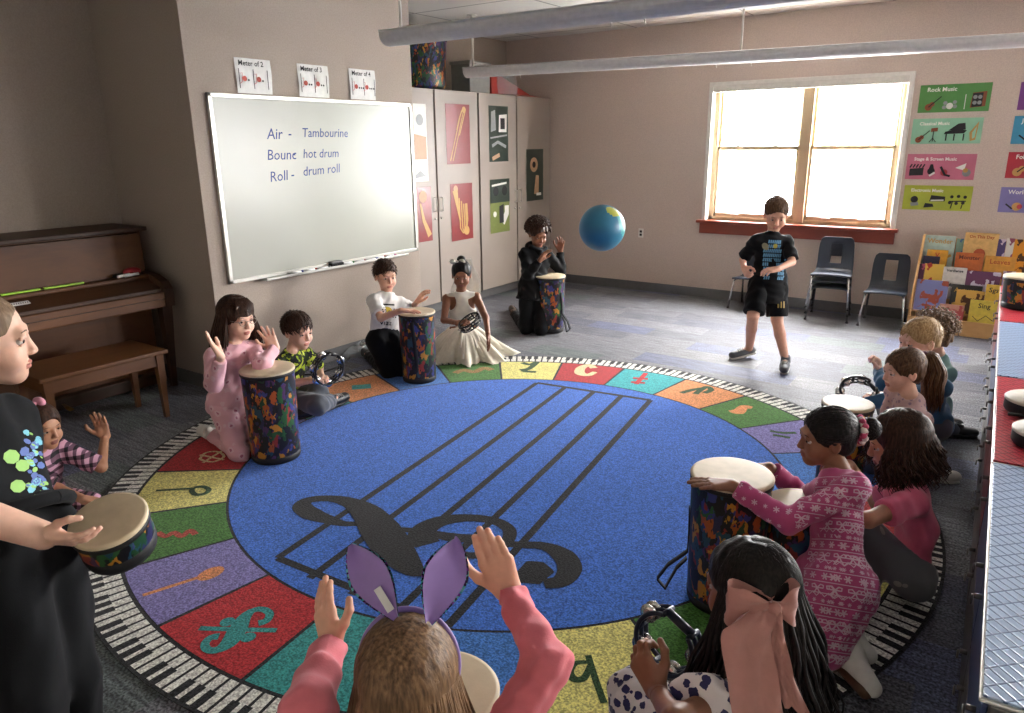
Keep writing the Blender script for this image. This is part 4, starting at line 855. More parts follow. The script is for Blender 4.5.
HB=hairmat('hair_black','0d0b0c','241d1b'); HDB=hairmat('hair_dark_brown','20140f','4a3022'); HBR=hairmat('hair_brown','3d2a1e','70523a'); HLB=hairmat('hair_light_brown','4c3828','8c6c4e'); HBL=hairmat('hair_blond','8a6d48','c2a377'); HBZ=hairmat('hair_buzz','6a5644','8d745c')
def head_sdf(c,R,s):
    o=S(); 
    def W(x,y,z): return Vector(c)+R@Vector((x,y,z))*s
    def r(*a): return tuple(q*s for q in a)
    o.ell(W(0,-.012,.030),r(.0715,.089,.078),R)
    o.ell(W(0,.020,-.032),r(.056,.062,.066),R,k=.03*s)
    o.ell(W(0,.054,-.082),r(.024,.022,.020),R,k=.03*s)
    for sx in (-1,1):
        o.ell(W(sx*.033,.052,-.036),r(.026,.024,.026),R,k=.02*s)
    o.cap(W(-.030,.073,.021),W(.030,.073,.021),.011*s,k=.015*s)
    for sx in (-1,1): o.sub(W(sx*.029,.092,.001),r(.017,.014,.011),R,k=.012*s)
    o.cap(W(0,.080,.006),W(0,.093,-.026),.0065*s,.0095*s,k=.010*s)
    for sx in (-1,1): o.ell(W(sx*.009,.088,-.030),r(.0065,.008,.006),R,k=.005*s)
    for sx in (-1,1): o.sub(W(sx*.0055,.094,-.0375),r(.003,.0035,.002),R,k=.003*s)
    o.ell(W(0,.0805,-.0535),r(.019,.008,.0048),R,k=.004*s); o.ell(W(0,.079,-.0625),r(.016,.008,.0055),R,k=.004*s)
    o.sub(W(0,.089,-.0578),r(.018,.006,.0014),R,k=.002*s)
    for sx in (-1,1):
        o.ell(W(sx*.0715,-.008,-.004),r(.0095,.020,.030),R,k=.006*s); o.sub(W(sx*.080,-.003,-.002),r(.006,.011,.017),R,k=.005*s)
        # eyelids
        o.cap(W(sx*.0175,.0765,.007),W(sx*.030,.0815,.0115),.0033*s,k=.004*s); o.cap(W(sx*.030,.0815,.0115),W(sx*.042,.0745,.007),.0033*s,k=.004*s)
        o.cap(W(sx*.019,.077,-.006),W(sx*.041,.0745,-.006),.0028*s,k=.004*s)
    return o,W
class Lips:
    def __init__(s,c,R,sc,m): s.c=V3(c); s.R=np.array(R); s.s=sc; s.mats=[m]
    def __call__(s,C):
        q=(C-s.c)@s.R/s.s; return ((np.abs(q[:,0])<.0195-(np.abs(q[:,2]+.058)*.5))&(q[:,1]>.07)&(q[:,2]>-.0685)&(q[:,2]<-.0485)).astype(int)
def hand_parts(o,w,d,n,sgn,sc,curl,spread,thumb=.5,full=True):
    """w wrist, d finger direction, n palm normal, sgn: +1 thumb on +lateral side (lateral=d x n)"""
    w=Vector(w); d=Vector(d).normalized(); n=(Vector(n)-d*Vector(n).dot(d)).normalized(); l=d.cross(n)*sgn
    def W(a,b,c): return w+(d*a+l*b+n*c)*sc
    for b0,a1,b1 in ((.012,.062,.022),(.004,.065,.007),(-.004,.062,-.0075),(-.011,.054,-.021)): o.cap(W(.0,b0,0),W(a1,b1,.0),.0125*sc,.0092*sc,k=.010*sc)
    o.ell(W(.026,.014,.006),(.019*sc,.014*sc,.011*sc),Matrix((d,l,n)).transposed(),k=.012*sc)
    cs=curl if hasattr(curl,'__len__') else [curl]*4
    for (a,b,ln,rr),c,sp in zip(((.062,.022,.050,.0074),(.065,.007,.057,.0076),(.062,-.0075,.052,.0072),(.054,-.021,.041,.0064)),cs,(1.2,.35,-.45,-1.3)):
        p=W(a,b,0); ang=0; sa=sp*spread*.22
        for fr,ca,r_ in ((.44,.55,1),(.31,1.0,.93),(.27,.75,.84)):
            ang+=c*ca; dd=(d*math.cos(ang)*math.cos(sa)+l*math.sin(sa)*math.cos(ang)+n*math.sin(ang)); q=p+dd*ln*fr*sc
            o.cap(p,q,rr*r_*sc,rr*r_*.9*sc,k=.0035*sc); p=q
    t0=W(.012,.014,.004); t1=W(.034,.035+.008*(1-thumb),.006+.016*thumb); t2=W(.056,.046+.010*(1-thumb)*1.5-.008*thumb,.010+.024*thumb); t3=W(.074,.050+.014*(1-thumb)-.018*thumb,.012+.030*thumb)
    o.cap(t0,t1,.0115*sc,.0095*sc,k=.010*sc); o.cap(t1,t2,.0088*sc,.0080*sc,k=.004*sc); o.cap(t2,t3,.0080*sc,.0066*sc,k=.004*sc)
def body_frame_pts(): pass
def person(sp):
    """sp: dictionary of joints (world), sizes and clothes"""
    s=sp.get('s',1.0); J=sp['J']; sk=SK[sp['skin']]; base=Vector((J['pelvis'].x,J['pelvis'].y,0))
    root=empty('person',base,sp['label'],'person'); R=sp['R']; c=J['head']; hs=sp.get('hs',1)*.98
    lat=(J['shR']-J['shL']).normalized(); tdir=(J['neck']-J['pelvis']).normalized(); fwd=tdir.cross(lat); fwd=-fwd if fwd.dot(sp['front'])<0 else fwd
    mid=J['pelvis'].lerp(J['neck'],.5)
    low=sp.get('h',.0075)
    def torso(o,g,k=.03):
        f=.66
        hw=.092*s*sp.get('girth',1)
        def seg(a,b,w0,w1,d0): # wide capsules lying side by side
            for q in (-1,0,1):
                o.ecap(a+lat*q*w0*.5,b+lat*q*w1*.5,(w0*.52)+g,(w1*.52)+g,fwd,f*d0,k=k)
        ch=J['pelvis'].lerp(J['neck'],.72); bend=fwd*sp.get('slump',0)*-.05*s
        seg(J['pelvis']+Vector((0,0,.0)),mid+bend,hw*1.02,hw*.90,1.02)
        seg(mid+bend,ch+bend*.6,hw*.90,hw*.98,1.0)
        for q in ('shL','shR'): o.cap(ch.lerp(J['neck'],.5)+bend*.3,J[q],.037*s+g*.8,.029*s+g*.6,k=k)
        o.cap(ch,J['neck']-tdir*.012*s,.046*s+g*.5,.034*s+g*.5,k=k)
    body=MB(); o=S(); torso(o,0)
    o.cap(J['neck']-tdir*.02*s,c+R@Vector((0,-.018,-.05))*hs,.036*s,.034*hs,k=.02)
    for a in 'LR':
        o.cap(J['sh'+a],J['el'+a],.031*s,.0245*s,k=.02); o.cap(J['el'+a],J['wr'+a],.0245*s,.0175*s,k=.012)
        o.cap(J['hip'+a],J['kn'+a],.060*s,.040*s,k=.025); kn=J['kn'+a]; an=J['an'+a]
        o.cap(kn,kn.lerp(an,.35),.038*s,.037*s,k=.012); o.cap(kn.lerp(an,.35),an,.037*s,.024*s,k=.012)
        if 'toe'+a in J: o.cap(an,J['toe'+a],.024*s,.017*s,k=.012)
    if sp.get('arms_girth'):
        g=sp['arms_girth']
        for a in 'LR': o.cap(J['sh'+a],J['el'+a],.031*s*g,.028*s*g,k=.02); o.cap(J['el'+a],J['wr'+a],.027*s*g,.0195*s*g,k=.012)
    addsn(body,o,low,sk)
    hd,W=head_sdf(c,R,hs); hd.cap(J['neck']-tdir*.0*s,c+R@Vector((0,-.018,-.05))*hs,.036*s,.034*hs,k=.02)
    addsn(body,hd,sp.get('hh',.0032),sk,assign=Lips(c,R,hs,mlipd if sp['skin'] in('brown','tan') else mlip))
    for a in 'LR':
        if 'hd'+a in sp:
            q=sp['hd'+a]; ho=S(); w=J['wr'+a]; ho.cap(w.lerp(J['el'+a],.22),w,.0195*s*(sp.get('arms_girth') or 1),.0165*s*(sp.get('arms_girth') or 1),k=.01)
            hand_parts(ho,w,q[0],q[1],q[2],sp.get('hsz',1)*s*(q[6] if len(q)>6 else 1),q[3],q[4],q[5] if len(q)>5 else .5); addsn(body,ho,sp.get('hr',.0024),sk)
    bo=body.build('body',root,base)
    # eyes, brows
    ir=mirl if sp.get('eyes')=='blue' else mirb
    for sx in (-1,1):
        b=MB(); b.sphere(W(sx*.0290,.0665,.002),.0120*hs,mewh,n=16,k=10); b.sphere(W(sx*.0285,.0745,.002),.0066*hs,ir,n=12,k=8,sc=(1,1,1)); b.build('eye',bo,base)
        b=MB(); b.tube([W(sx*.016,.0845,.0225),W(sx*.029,.0855,.0275),W(sx*.044,.0765,.0235)],[.0010*hs,.0016*hs,.0008*hs],sp['hairm'],8,flat=.8); b.build('eyebrow',bo,base)
    # ---- clothes
    for cl in sp['clothes']:
        kind=cl['k']; g=cl.get('g',.009); o=S(); m=cl['m']
        if kind=='shirt':
            torso(o,g,.035)
            L_=cl.get('sl',.6)
            for a in 'LR':
                A,B,Cc=J['sh'+a],J['el'+a],J['wr'+a]; gg=cl.get('sg',g+.006)*.72; ag=(sp.get('arms_girth') or 1)
                if L_<.1: pass
                elif L_<=1: o.cap(A,A.lerp(B,L_),.030*s*ag+gg*.8,.027*s*ag+gg*1.5,k=.02)
                else: o.cap(A,B,.030*s*ag+gg,.027*s*ag+gg,k=.02); o.cap(B,B.lerp(Cc,L_-1),.028*s*ag+gg,.0205*s*ag+gg*cl.get('cf',.8),k=.015)
            hm=cl.get('hem',-.02)
            if hm<-.045 and cl.get('hemcut',True): o.ecap(J['pelvis'],J['pelvis']+tdir*(hm-.04)*s,(.104*s*sp.get('girth',1)+g),(.112*s*sp.get('girth',1)+g),fwd,.84,k=.03)
            if cl.get('extra'): cl['extra'](o,J,s)
            # trim: sleeves cut flat, neck hole, hem
            o.fold(cl.get('fold',.0045),cl.get('ff',70),seed=cl.get('seed',1))
            for a in 'LR':
                A,B,Cc=J['sh'+a],J['el'+a],J['wr'+a]
                if L_<=1: p=A.lerp(B,L_); dd=(B-A).normalized()
                else: p=B.lerp(Cc,L_-1); dd=(Cc-B).normalized()
                # local cut: half-space limited to a ball round the cuff
                pp=V3(p); dn=V3(dd); R_=.075*s
                o.ops.append(('c',(lambda pp,dn,R_: (lambda P: np.minimum((P-pp)@dn,(R_-np.linalg.norm(P-pp-dn*.02,axis=-1)))))(pp,dn,R_),.003))
            nk=J['neck']+tdir*.004*s; o.sub(nk+tdir*.034*s+fwd*.006*s,(.048*s*cl.get('nw',.86),.045*s*cl.get('nw',.86),.040*s),basis(fwd,tdir),k=.004)
            hem=cl.get('hem',-.02); hp=J['pelvis']+tdir*hem*s
            if cl.get('hemcut',True): o.cut(hp,-tdir)
        elif kind=='pants':
            torso_=S(); hw=.092*s*sp.get('girth',1)
            for q in (-1,0,1): o.ecap(J['pelvis']+lat*q*hw*.5,J['pelvis']+tdir*.07*s+lat*q*hw*.42,hw*.54+g,hw*.50+g,fwd,.72,k=.03)
            Lg=cl.get('len',2)
            for a in 'LR':
                A,B,Cc=J['hip'+a],J['kn'+a],J['an'+a]
                if Lg<=1: o.cap(A,A.lerp(B,Lg),.062*s+g,.046*s+g*1.9,k=.03)
                else: o.cap(A,B,.062*s+g,.042*s+g,k=.03); o.cap(B,B.lerp(Cc,Lg-1),.042*s+g,.028*s+g*cl.get('flare',1.1),k=.02)
            o.fold(cl.get('fold',.004),cl.get('ff',60),seed=cl.get('seed',2))
            wp=V3(J['pelvis']+tdir*.075*s); wn=V3(tdir); o.ops.append(('c',lambda P:np.minimum((P-wp)@wn,(.10*s-np.linalg.norm(P-wp-wn*.03,axis=-1))),.003))
            if Lg<=1:
                for a in 'LR':
                    A,B=J['hip'+a],J['kn'+a]; pp=V3(A.lerp(B,Lg)); dn=V3((B-A).normalized()); R_=.10*s
                    o.ops.append(('c',(lambda pp,dn,R_: (lambda P: np.minimum((P-pp)@dn,(R_-np.linalg.norm(P-pp-dn*.02,axis=-1)))))(pp,dn,R_),.003))
        elif kind=='custom': cl['f'](o,J,s,lat,tdir,fwd)
        b=MB(); addsn(b,o,cl.get('h',low*.93),m)
        if cl.get('deco'): cl['deco'](b,J,s,lat,tdir,fwd)
        ob=b.build(cl['n'],root,base)
        if cl.get('label'): ob['label']=cl['label']
        cl['ob']=ob
    # ---- shoes
    if 'shoes' in sp:
        m,ms=sp['shoes'][:2]
        for a in 'LR':
            an,toe=J['an'+a],J['toe'+a]; d=(toe-an).normalized(); side=d.cross(sp.get('sole'+a,UP)).normalized(); dn=side.cross(d).normalized(); dn=-dn if dn.dot(-sp.get('sole'+a,UP))<0 else dn
            heel=an-d*.022*s+dn*.006*s; o=S(); o.ecap(heel,toe+dn*.004*s,.030*s,.026*s,dn,.8,k=.015); o.ecap(heel.lerp(toe,.55),toe,.031*s,.027*s,dn,.75,k=.015); o.cap(an-d*.008*s,an-dn*.022*s-d*.006*s,.031*s,.030*s,k=.012); o.sub(an-dn*.045*s-d*.004*s,(.024*s,.024*s,.022*s),None,k=.004)
            o.cut(heel+dn*.020*s,dn); b=MB(); addsn(b,o,.004,m); so=b.build('shoe',root,base)
            o=S(); o.ecap(heel+dn*.020*s,toe+dn*.016*s,.032*s,.028*s,dn,.8,k=.01); o.ecap(heel.lerp(toe,.5)+dn*.018*s,toe+dn*.016*s,.0335*s,.029*s,dn,.8,k=.01); o.cut(heel+dn*.030*s,dn); o.cut(heel+dn*.014*s,-dn); b=MB(); addsn(b,o,.0035,ms); b.build('sole',so,base)
            if len(sp['shoes'])>2:
                b=MB()
                for q in (.35,.5,.65):
                    pc=an.lerp(toe,q)-dn*(.030-.016*q)*s; b.tube([pc+side*.018*s,pc-dn*.006*s,pc-side*.018*s],.0028*s,sp['shoes'][2],6)
                b.build('shoe_lace',so,base)
    sp['root']=root; sp['base']=base; sp['W']=W; sp['bo']=bo; sp['fwd']=fwd; sp['lat']=lat; sp['tdir']=tdir
    return sp
# ---------------- hair
def hair_cap(c,R,s,m,front=.050,nape=-.055,inflate=1.0,tuft=.003,fr=160,side=.0,extra=None,h=.0034,edge=.016,fz=.062):
    o=S(); 
    def W(x,y,z): return Vector(c)+R@Vector((x,y,z))*s
    o.ell(W(0,-.015,.034),(.079*s*inflate,.096*s*inflate,.083*s*inflate),R,k=.01)
    o.ell(W(0,-.042,-.012),(.063*s*inflate,.060*s*inflate,.064*s*inflate),R,k=.02*s)
    if extra: extra(o,W,s,R)
    sl=(front-nape)/.175; n=R@Vector((0,sl,-1)); o.fold(tuft,fr,seed=3)
    o.sub(W(0,.105,fz-.098),(.074*s,.088*s,.100*s),R,k=.010*s)
    o.cut(W(0,-.09,nape)-n.normalized()*(-.006)*s,n,k=edge*s)
    b=MB(); addsn(b,o,h,m); return b,W
def locks(b,m,roots,path,r0_=.005,r1_=.0012,n=9,seed=0,sides=5,curl=0,cfr=3):
    rr=random.Random(seed)
    for p in roots:
        q=path(p,rr)
        if curl:
            ph=rr.uniform(0,6); out=[]
            for i,v in enumerate(q):
                t=i/(len(q)-1); out.append(v+Vector((math.cos(ph+t*cfr*6.28),math.sin(ph+t*cfr*6.28),0))*curl*min(1,t*1.6))
            q=out
        k=len(q); b.tube(q,[ (r0_*(1-.1*i/(k-1)) if i<k*.6 else r0_+(r1_-r0_)*(i/(k-1)-.6)/.4) *(.35 if i==0 else 1) for i in range(k)],m,sides,cap=False)
def short_tufts(b,W,R,s,m,n=260,ln=.028,seed=0,front=.066,nape=-.05,flow=(0,.5,-.6),lift=.35,r=.0032,jit=.35,inflate=1.0):
    rr=random.Random(seed); a0=Vector((0,-.015,.034)); fl_=Vector(flow)
    for i in range(n):
        z=1-2*(i+.5)/n; t=i*2.399963; q=Vector((math.sqrt(1-z*z)*math.cos(t),math.sqrt(1-z*z)*math.sin(t),z)); p=a0+Vector((q.x*.079,q.y*.096,q.z*.083))*inflate
        if p.z< nape+(p.y+.09)*(front-nape)/.175+.004: continue
        if (p.x/.074)**2+((p.y-.105)/.088)**2+((p.z-(front-.098))/.1)**2<1: continue
        nn=q.normalized(); tg=(fl_+Vector((rr.uniform(-jit,jit),rr.uniform(-jit,jit),rr.uniform(-jit,jit)))); tg=(tg-nn*tg.dot(nn)).normalized()
        pts=[p-nn*.003]
        for k in range(1,4): pts.append(p+tg*ln*k/3*1.0+nn*(lift*ln*(k/3)*(1-.3*k/3)))
        b.tube([W(*v) for v in pts],[r*s,r*s*.95,r*s*.7,r*s*.15],m,5,cap=False)
def long_roots(n,seed=0,yf=.04,zmin=-.02):
    """unit directions over the crown, back and sides of the head"""
    out=[]
    for i in range(n):
        z=1-2*(i+.5)/n; t=i*2.399963; q=Vector((math.sqrt(1-z*z)*math.cos(t),math.sqrt(1-z*z)*math.sin(t),z))
        if q.z<zmin*6: continue
        if q.y>yf*8 and q.z<.75: continue
        out.append(q)
    return out
def drape_long(b,W,R,c,s,m,n,length,seed=0,spread=.03,push=None,r=.0055,curl=0,cfr=3,yf=.5,part=0,steps=13,infl=1.05,gather=None,jitter=.01,zmin=-.35,wf=1.0,st0=.02,st1=.75):
    """locks leave the parting, follow the skull and hang straight down for 'length' below the head centre"""
    rr=random.Random(seed); cc=Vector(c)
    for i in range(n):
        phi=rr.uniform(-1,1)*PI*yf   # 0 = straight back; +-pi/2 = sides
        sx=math.sin(phi); sy=-math.cos(phi)
        lv=rr.random(); pts=[]
        st=rr.uniform(st0,st1)
        for k in range(5):
            th=(st+(1.0-st)*k/4)*PI*.54
            pts.append(W(math.sin(th)*sx*.080*infl+part*(1-k/4)*.02,-.015+math.sin(th)*sy*.097*infl,.034+math.cos(th)*.084*infl))
        p=pts[-1]; out=(R@Vector((sx,sy,0))); out.z=0; out=out.normalized() if out.length>1e-3 else out
        ln=length*rr.uniform(.82,1.0); jx=Vector((rr.uniform(-1,1),rr.uniform(-1,1),0))*jitter
        for k in range(1,steps-4):
            t=k/(steps-5); q=p+out*spread*s*math.sin(t*PI*.5)*wf*lv-UP*ln*t+jx*t
            if gather: q=gather(q,t)
            if push: q=push(q,t)
            pts.append(q)
        if curl:
            ph=rr.uniform(0,6); nn=len(pts)
            for k in range(4,nn):
                t=(k-4)/(nn-5); pts[k]=pts[k]+Vector((math.cos(ph+t*cfr*6.28),math.sin(ph+t*cfr*6.28),0))*curl*min(1,t*2)
        kk=len(pts); b.tube(pts,[r*(.4 if j==0 else (1 if j<kk*.65 else 1-.85*(j/(kk-1)-.65)/.35)) for j in range(kk)],m,5,cap=False)
def drape(b,bvh,pts3,w,m,direction,off=.0022,seg=.008):
    """ribbon lying on a surface: pts3 are world points, projected onto the mesh along direction"""
    P=[Vector(p) for p in pts3]; Q=[]
    for a,c in zip(P,P[1:]):
        k=max(1,int((c-a).length/seg)); Q+=[a.lerp(c,i/k) for i in range(k)]
    Q.append(P[-1]); d=Vector(direction).normalized(); H=[]
    for i,q in enumerate(Q):
        tg=(Q[min(i+1,len(Q)-1)]-Q[max(i-1,0)]).normalized(); sd=tg.cross(d).normalized()*w; row=[]
        for e in (-1,0,1):
            h=bvh.ray_cast(q+sd*e-d*.25,d,.5)
            if h[0] is None: row=None;break
            row.append(h[0]-d*off)
        H.append(row)
    for a,c in zip(H,H[1:]):
        if a and c and (a[1]-c[1]).length<seg*2.5 and (a[0]-a[2]).length<w*5: b.add(a+c,[[0,1,4,3],[1,2,5,4]],m,True)
def bvh_of(mb): return BVHTree.FromPolygons([Vector(v) for v in mb.v],mb.f)
def blob(b,bvh,c,r,m,d,off=.0022,n=12,ux=None,rx=1.0):
    """filled round patch lying on a surface"""
    d=Vector(d).normalized(); ux=(Vector(ux) if ux else d.orthogonal()); ux=(ux-d*ux.dot(d)).normalized(); uy=d.cross(ux); vs=[];
    for k,rad in enumerate((0,.5,1)):
        for i in range(n if k else 1):
            t=2*PI*i/n; p=Vector(c)+(ux*math.cos(t)*rx+uy*math.sin(t))*r*rad; h=bvh.ray_cast(p-d*.25,d,.5)
            if h[0] is None: return
            vs.append(h[0]-d*off)
    fs=[[0,1+i,1+(i+1)%n] for i in range(n)]+[[1+i,1+n+i,1+n+(i+1)%n,1+(i+1)%n] for i in range(n)]
    b.add(vs,fs,m,True)
# ================================================================ THE CHILDREN
def rig(head,hs,face,front,neck,pelvis,s,arms,legs,up=None,sw=.108,ua=.180,fa=.165,tl=.30,nl=.128,hw=.055):
    c=at(*head); F=D3(*face); U=D3(*(up or (0,0,1))); R=basis(F,U); J={'head':c}
    nk=reach(c,neck[0],neck[1],nl*hs,neck[2]); pv=reach(nk,pelvis[0],pelvis[1],tl*s,pelvis[2]) if len(pelvis)==3 and not isinstance(pelvis,Vector) else pelvis
    J['neck']=nk; J['pelvis']=pv; t=(nk-pv).normalized(); f=D3(*front); rt=f.cross(t).normalized()
    for a,q in (('R',1),('L',-1)):
        J['sh'+a]=nk+rt*q*sw*s-t*.048*s; J['hip'+a]=pv+rt*q*hw*s-t*.01*s
        e,w=arms[a]; J['el'+a]=reach(J['sh'+a],e[0],e[1],ua*s,e[2]) if not isinstance(e,Vector) else e
        J['wr'+a]=reach(J['el'+a],w[0],w[1],fa*s,w[2]) if not isinstance(w,Vector) else w
        k,an,toe=legs[a]
        k=k(J['hip'+a]) if callable(k) else k; an=an(k) if callable(an) else an
        J['kn'+a]=k if isinstance(k,Vector) else reach(J['hip'+a],k[0],k[1],.27*s,k[2]); J['an'+a]=an if isinstance(an,Vector) else reach(J['kn'+a],an[0],an[1],.25*s,an[2]); J['toe'+a]=toe if isinstance(toe,Vector) else J['an'+a]+D3(*toe)*.10*s
    return J,R,f
def kid(label,skin,hairm,s,head,hs,face,front,neck,pelvis,arms,legs,hands,clothes,up=None,shoes=None,**k):
    kr={q:k.pop(q) for q in ('sw','ua','fa','tl','nl','hw') if q in k}
    J,R,f=rig(head,hs,face,front,neck,pelvis,s,arms,legs,up,**kr)
    sp=dict(label=label,skin=skin,hairm=hairm,s=s,hs=hs,J=J,R=R,front=f,clothes=clothes,**k)
    for a,h in hands.items(): sp['hd'+a]=h
    if shoes: sp['shoes']=shoes
    return person(sp)
def kneel(px,py,face,s,w=.07,up=.0,sit=False,back=.22):
    """knees and ankles on the floor for a child kneeling toward 'face'; px,py sees the middle between the knees"""
    f=D3(face[0],face[1],0); rt=f.cross(UP).normalized(); k=fl(px,py,.045*s); L_={}
    for a,q in (('R',1),('L',-1)): 
        kn=k+rt*q*w*s; kn.z=.048*s; an=kn-f*back*s*1.1; an.z=.045*s; toe=an-f*.085*s; toe.z=.03*s; L_[a]=(kn,an,toe)
    return L_
def plaidmat():
    m,t,b=nt('plaid_cotton'); o=coords(t); s=N(t,'ShaderNodeSeparateXYZ'); L(t,o,s.inputs[0]); prev=None
    base=ramp(t,[(0,'c9a0b4'),(1,'d0aabb')])
    def band(src,f,th):
        a=N(t,'ShaderNodeMath',operation='MULTIPLY'); L(t,src,a.inputs[0]); a.inputs[1].default_value=f; c=N(t,'ShaderNodeMath',operation='SINE'); L(t,a.outputs[0],c.inputs[0]); d=N(t,'ShaderNodeMath',operation='GREATER_THAN'); L(t,c.outputs[0],d.inputs[0]); d.inputs[1].default_value=th; return d.outputs[0]
    xy=N(t,'ShaderNodeMath',operation='ADD'); L(t,s.outputs[0],xy.inputs[0]); L(t,s.outputs[1],xy.inputs[1])
    v=None
    for src,f in ((xy.outputs[0],150),(s.outputs[2],150)):
        q=band(src,f,.2); v=q if v is None else v; 
        if v is not q: ad=N(t,'ShaderNodeMath',operation='ADD'); L(t,v,ad.inputs[0]); L(t,q,ad.inputs[1]); v=ad.outputs[0]
    dv=N(t,'ShaderNodeMath',operation='MULTIPLY'); L(t,v,dv.inputs[0]); dv.inputs[1].default_value=.45
    r=ramp(t,[(0,'cf9fb4'),(.3,'6a4a5c'),(.7,'19151b')],'CONSTANT'); L(t,dv.outputs[0],r.inputs[0]); L(t,r.outputs[0],b.inputs['Base Color']); b.inputs['Roughness'].default_value=.85; return m
def spots(name,bg,fg,scale=22,th=.3,rough=.85,dist=.0,seed=0,c3=None):
    m,t,b=nt(name); o=coords(t); v=N(t,'ShaderNodeTexVoronoi'); v.inputs['Scale'].default_value=scale; v.inputs['Randomness'].default_value=.75
    if dist:
        n=N(t,'ShaderNodeTexNoise'); n.inputs['Scale'].default_value=scale*2.2; L(t,o,n.inputs['Vector']); a=N(t,'ShaderNodeVectorMath',operation='MULTIPLY_ADD'); L(t,n.outputs['Color'],a.inputs[0]); a.inputs[1].default_value=(dist,)*3; L(t,o,a.inputs[2]); L(t,a.outputs[0],v.inputs['Vector'])
    else: L(t,o,v.inputs['Vector'])
    st=[(0,fg),(th,bg)] if not c3 else [(0,fg),(th*.45,c3),(th,bg)]
    r=ramp(t,st,'CONSTANT'); L(t,v.outputs['Distance'],r.inputs[0]); L(t,r.outputs[0],b.inputs['Base Color']); b.inputs['Roughness'].default_value=rough; b.inputs['Sheen Weight'].default_value=.2
    return m
def cloth(name,c,**k):
    k.setdefault('rough',.88); k.setdefault('sheen',.04 if 'black' in name else .2); k.setdefault('spec',.2 if 'black' in name else .4); k.setdefault('bmp',.25); k.setdefault('bs',350); return mat(name,c,**k)
mblack=cloth('black_jersey','121316'); mblackp=cloth('black_trousers','0f1013'); mwtee=cloth('white_tee','d9d6d3'); mhood=cloth('black_fleece','0d0d0f'); mpinkT=cloth('pink_tee','d0627f'); msalmon=cloth('salmon_sleeve','d5707a'); mgreyp=spots('grey_flower_leggings','6e7074','a5a29c',17,.26)
mcamo=patches('lime_camo',['15181a','9db52a','15181a','c3d04a','2a3a1c','15181a'],48,.04,.85,noise_sc=40); mplaid=plaidmat()
mpj=spots('pink_printed_fleece','d8a4ae','b06a80',19,.34,dist=.02,c3='dcb4bc'); mfair=cloth('magenta_knit','b5487a'); mivory=mat('ivory_tulle','d9d2bf',.7,var=.06,vs=50,sheen=.3); mivs=mat('ivory_satin','ddd8cc',.45)
mblue=cloth('blue_sleeve','2d5a7c'); mteal=cloth('teal_shirt','6d8f8a'); mlil=spots('pale_pink_print','c9a8a6','9a7f92',40,.3); mdot=spots('white_dress_navy_flowers','d8d2d4','26265a',38,.42,dist=.010); mgrey=cloth('grey_track','4a4e56')
mwsh=mat('white_leather','d2cfc9',.5); mbsh=mat('black_leather','18181b',.45); msole=mat('white_rubber','cfccc6',.5); mbsole=mat('brown_sole','5a3c28',.6); mdsole=mat('dark_sole','222224',.6); mgsh=mat('grey_trainer','5a5d62',.6)
mprintw=mat('pale_print','d7b3c6',.8)
# ---- 1  standing boy ------------------------------------------------------------
def deco_boy(b,J,s,lat,t,f):
    bv=bvh_of(b); d=-f; ck=J['neck']-t*.05*s; mb=cloth('panel_blue','5f93b5'); mk=mblack
    P=lambda x,y: J['neck']+lat*x*s-t*y*s
    for i in range(9):
        y=.045+i*.030; 
        for x in [-.062+.0125*q for q in range(11)]:
            if i>=5 and -.014<x<.026: continue
            if i<2 and abs(x)>.045: continue
            drape(b,bv,[P(x,y),P(x+.004,y+.023)],.0044*s,mb,d,.0016)
    for x in (-.07,):
        for i in range(6): drape(b,bv,[P(x,.17+i*.022),P(x+.012,.185+i*.022)],.006,mb,d,.0016)
    blob(b,bv,P(-.0,.085),.016,mat('yellow_print','b9a23a',.6),d,.0024); blob(b,bv,P(.06,.09),.03,mat('khaki_print','8a8468',.7),d,.0018,rx=.7)
    drape(b,bv,[P(.01,.17),P(-.01,.2),P(.012,.23),P(-.006,.25)],.010,mk,d,.0028)
def deco_shorts(b,J,s,lat,t,f):
    bv=bvh_of(b); mg=mat('gold_print','b39a4a',.5); c=J['hipL'].lerp(J['knL'],.62); 
    for q in (-.024,-.002,.020): drape(b,bv,[c-lat*q+UP*.03,c-lat*q-UP*.02],.005,mg,-f,.002)
k=kid('boy standing alone in black shorts and a black shirt with a blue front panel','light',HBR,1.09,(776,214.5,5.36),1.10,(-.18,.9,-.42),(.05,1,0),(772,235.5,1),(768,286,1),
  {'R':((743,260,1),(744,268,-1)),'L':((792,262,-1),(778,269,-1))},
  {'R':((753,316,-1),fl(749,350,.06),fl(733,354.5,.035)),'L':((777,320,-1),fl(785.5,361,.06),fl(784,369,.035))},
  {'R':(D3(.1,.8,-.5),D3(.9,0,-.1),1,1.3,.2,.9),'L':(D3(-1,.15,-.1),D3(.0,-.3,-1),-1,.5,.4,.6)},
  [dict(k='shirt',n='shirt',m=mblack,g=.018,sl=.85,sg=.020,hem=-.17,deco=deco_boy,fold=.005,seed=4),dict(k='pants',n='shorts',m=mblackp,g=.014,len=.92,fold=.005,deco=deco_shorts)],
  shoes=(mgsh,msole,mwsh),h=.0075)
b,W=hair_cap(k['J']['head'],k['R'],1.10,HBR,front=.045,nape=-.05,inflate=.97); short_tufts(b,W,k['R'],1.1,HBR,380,.017,flow=(.2,.6,-.2),lift=.45,inflate=.97); b.build('hair',k['root'],k['base'])
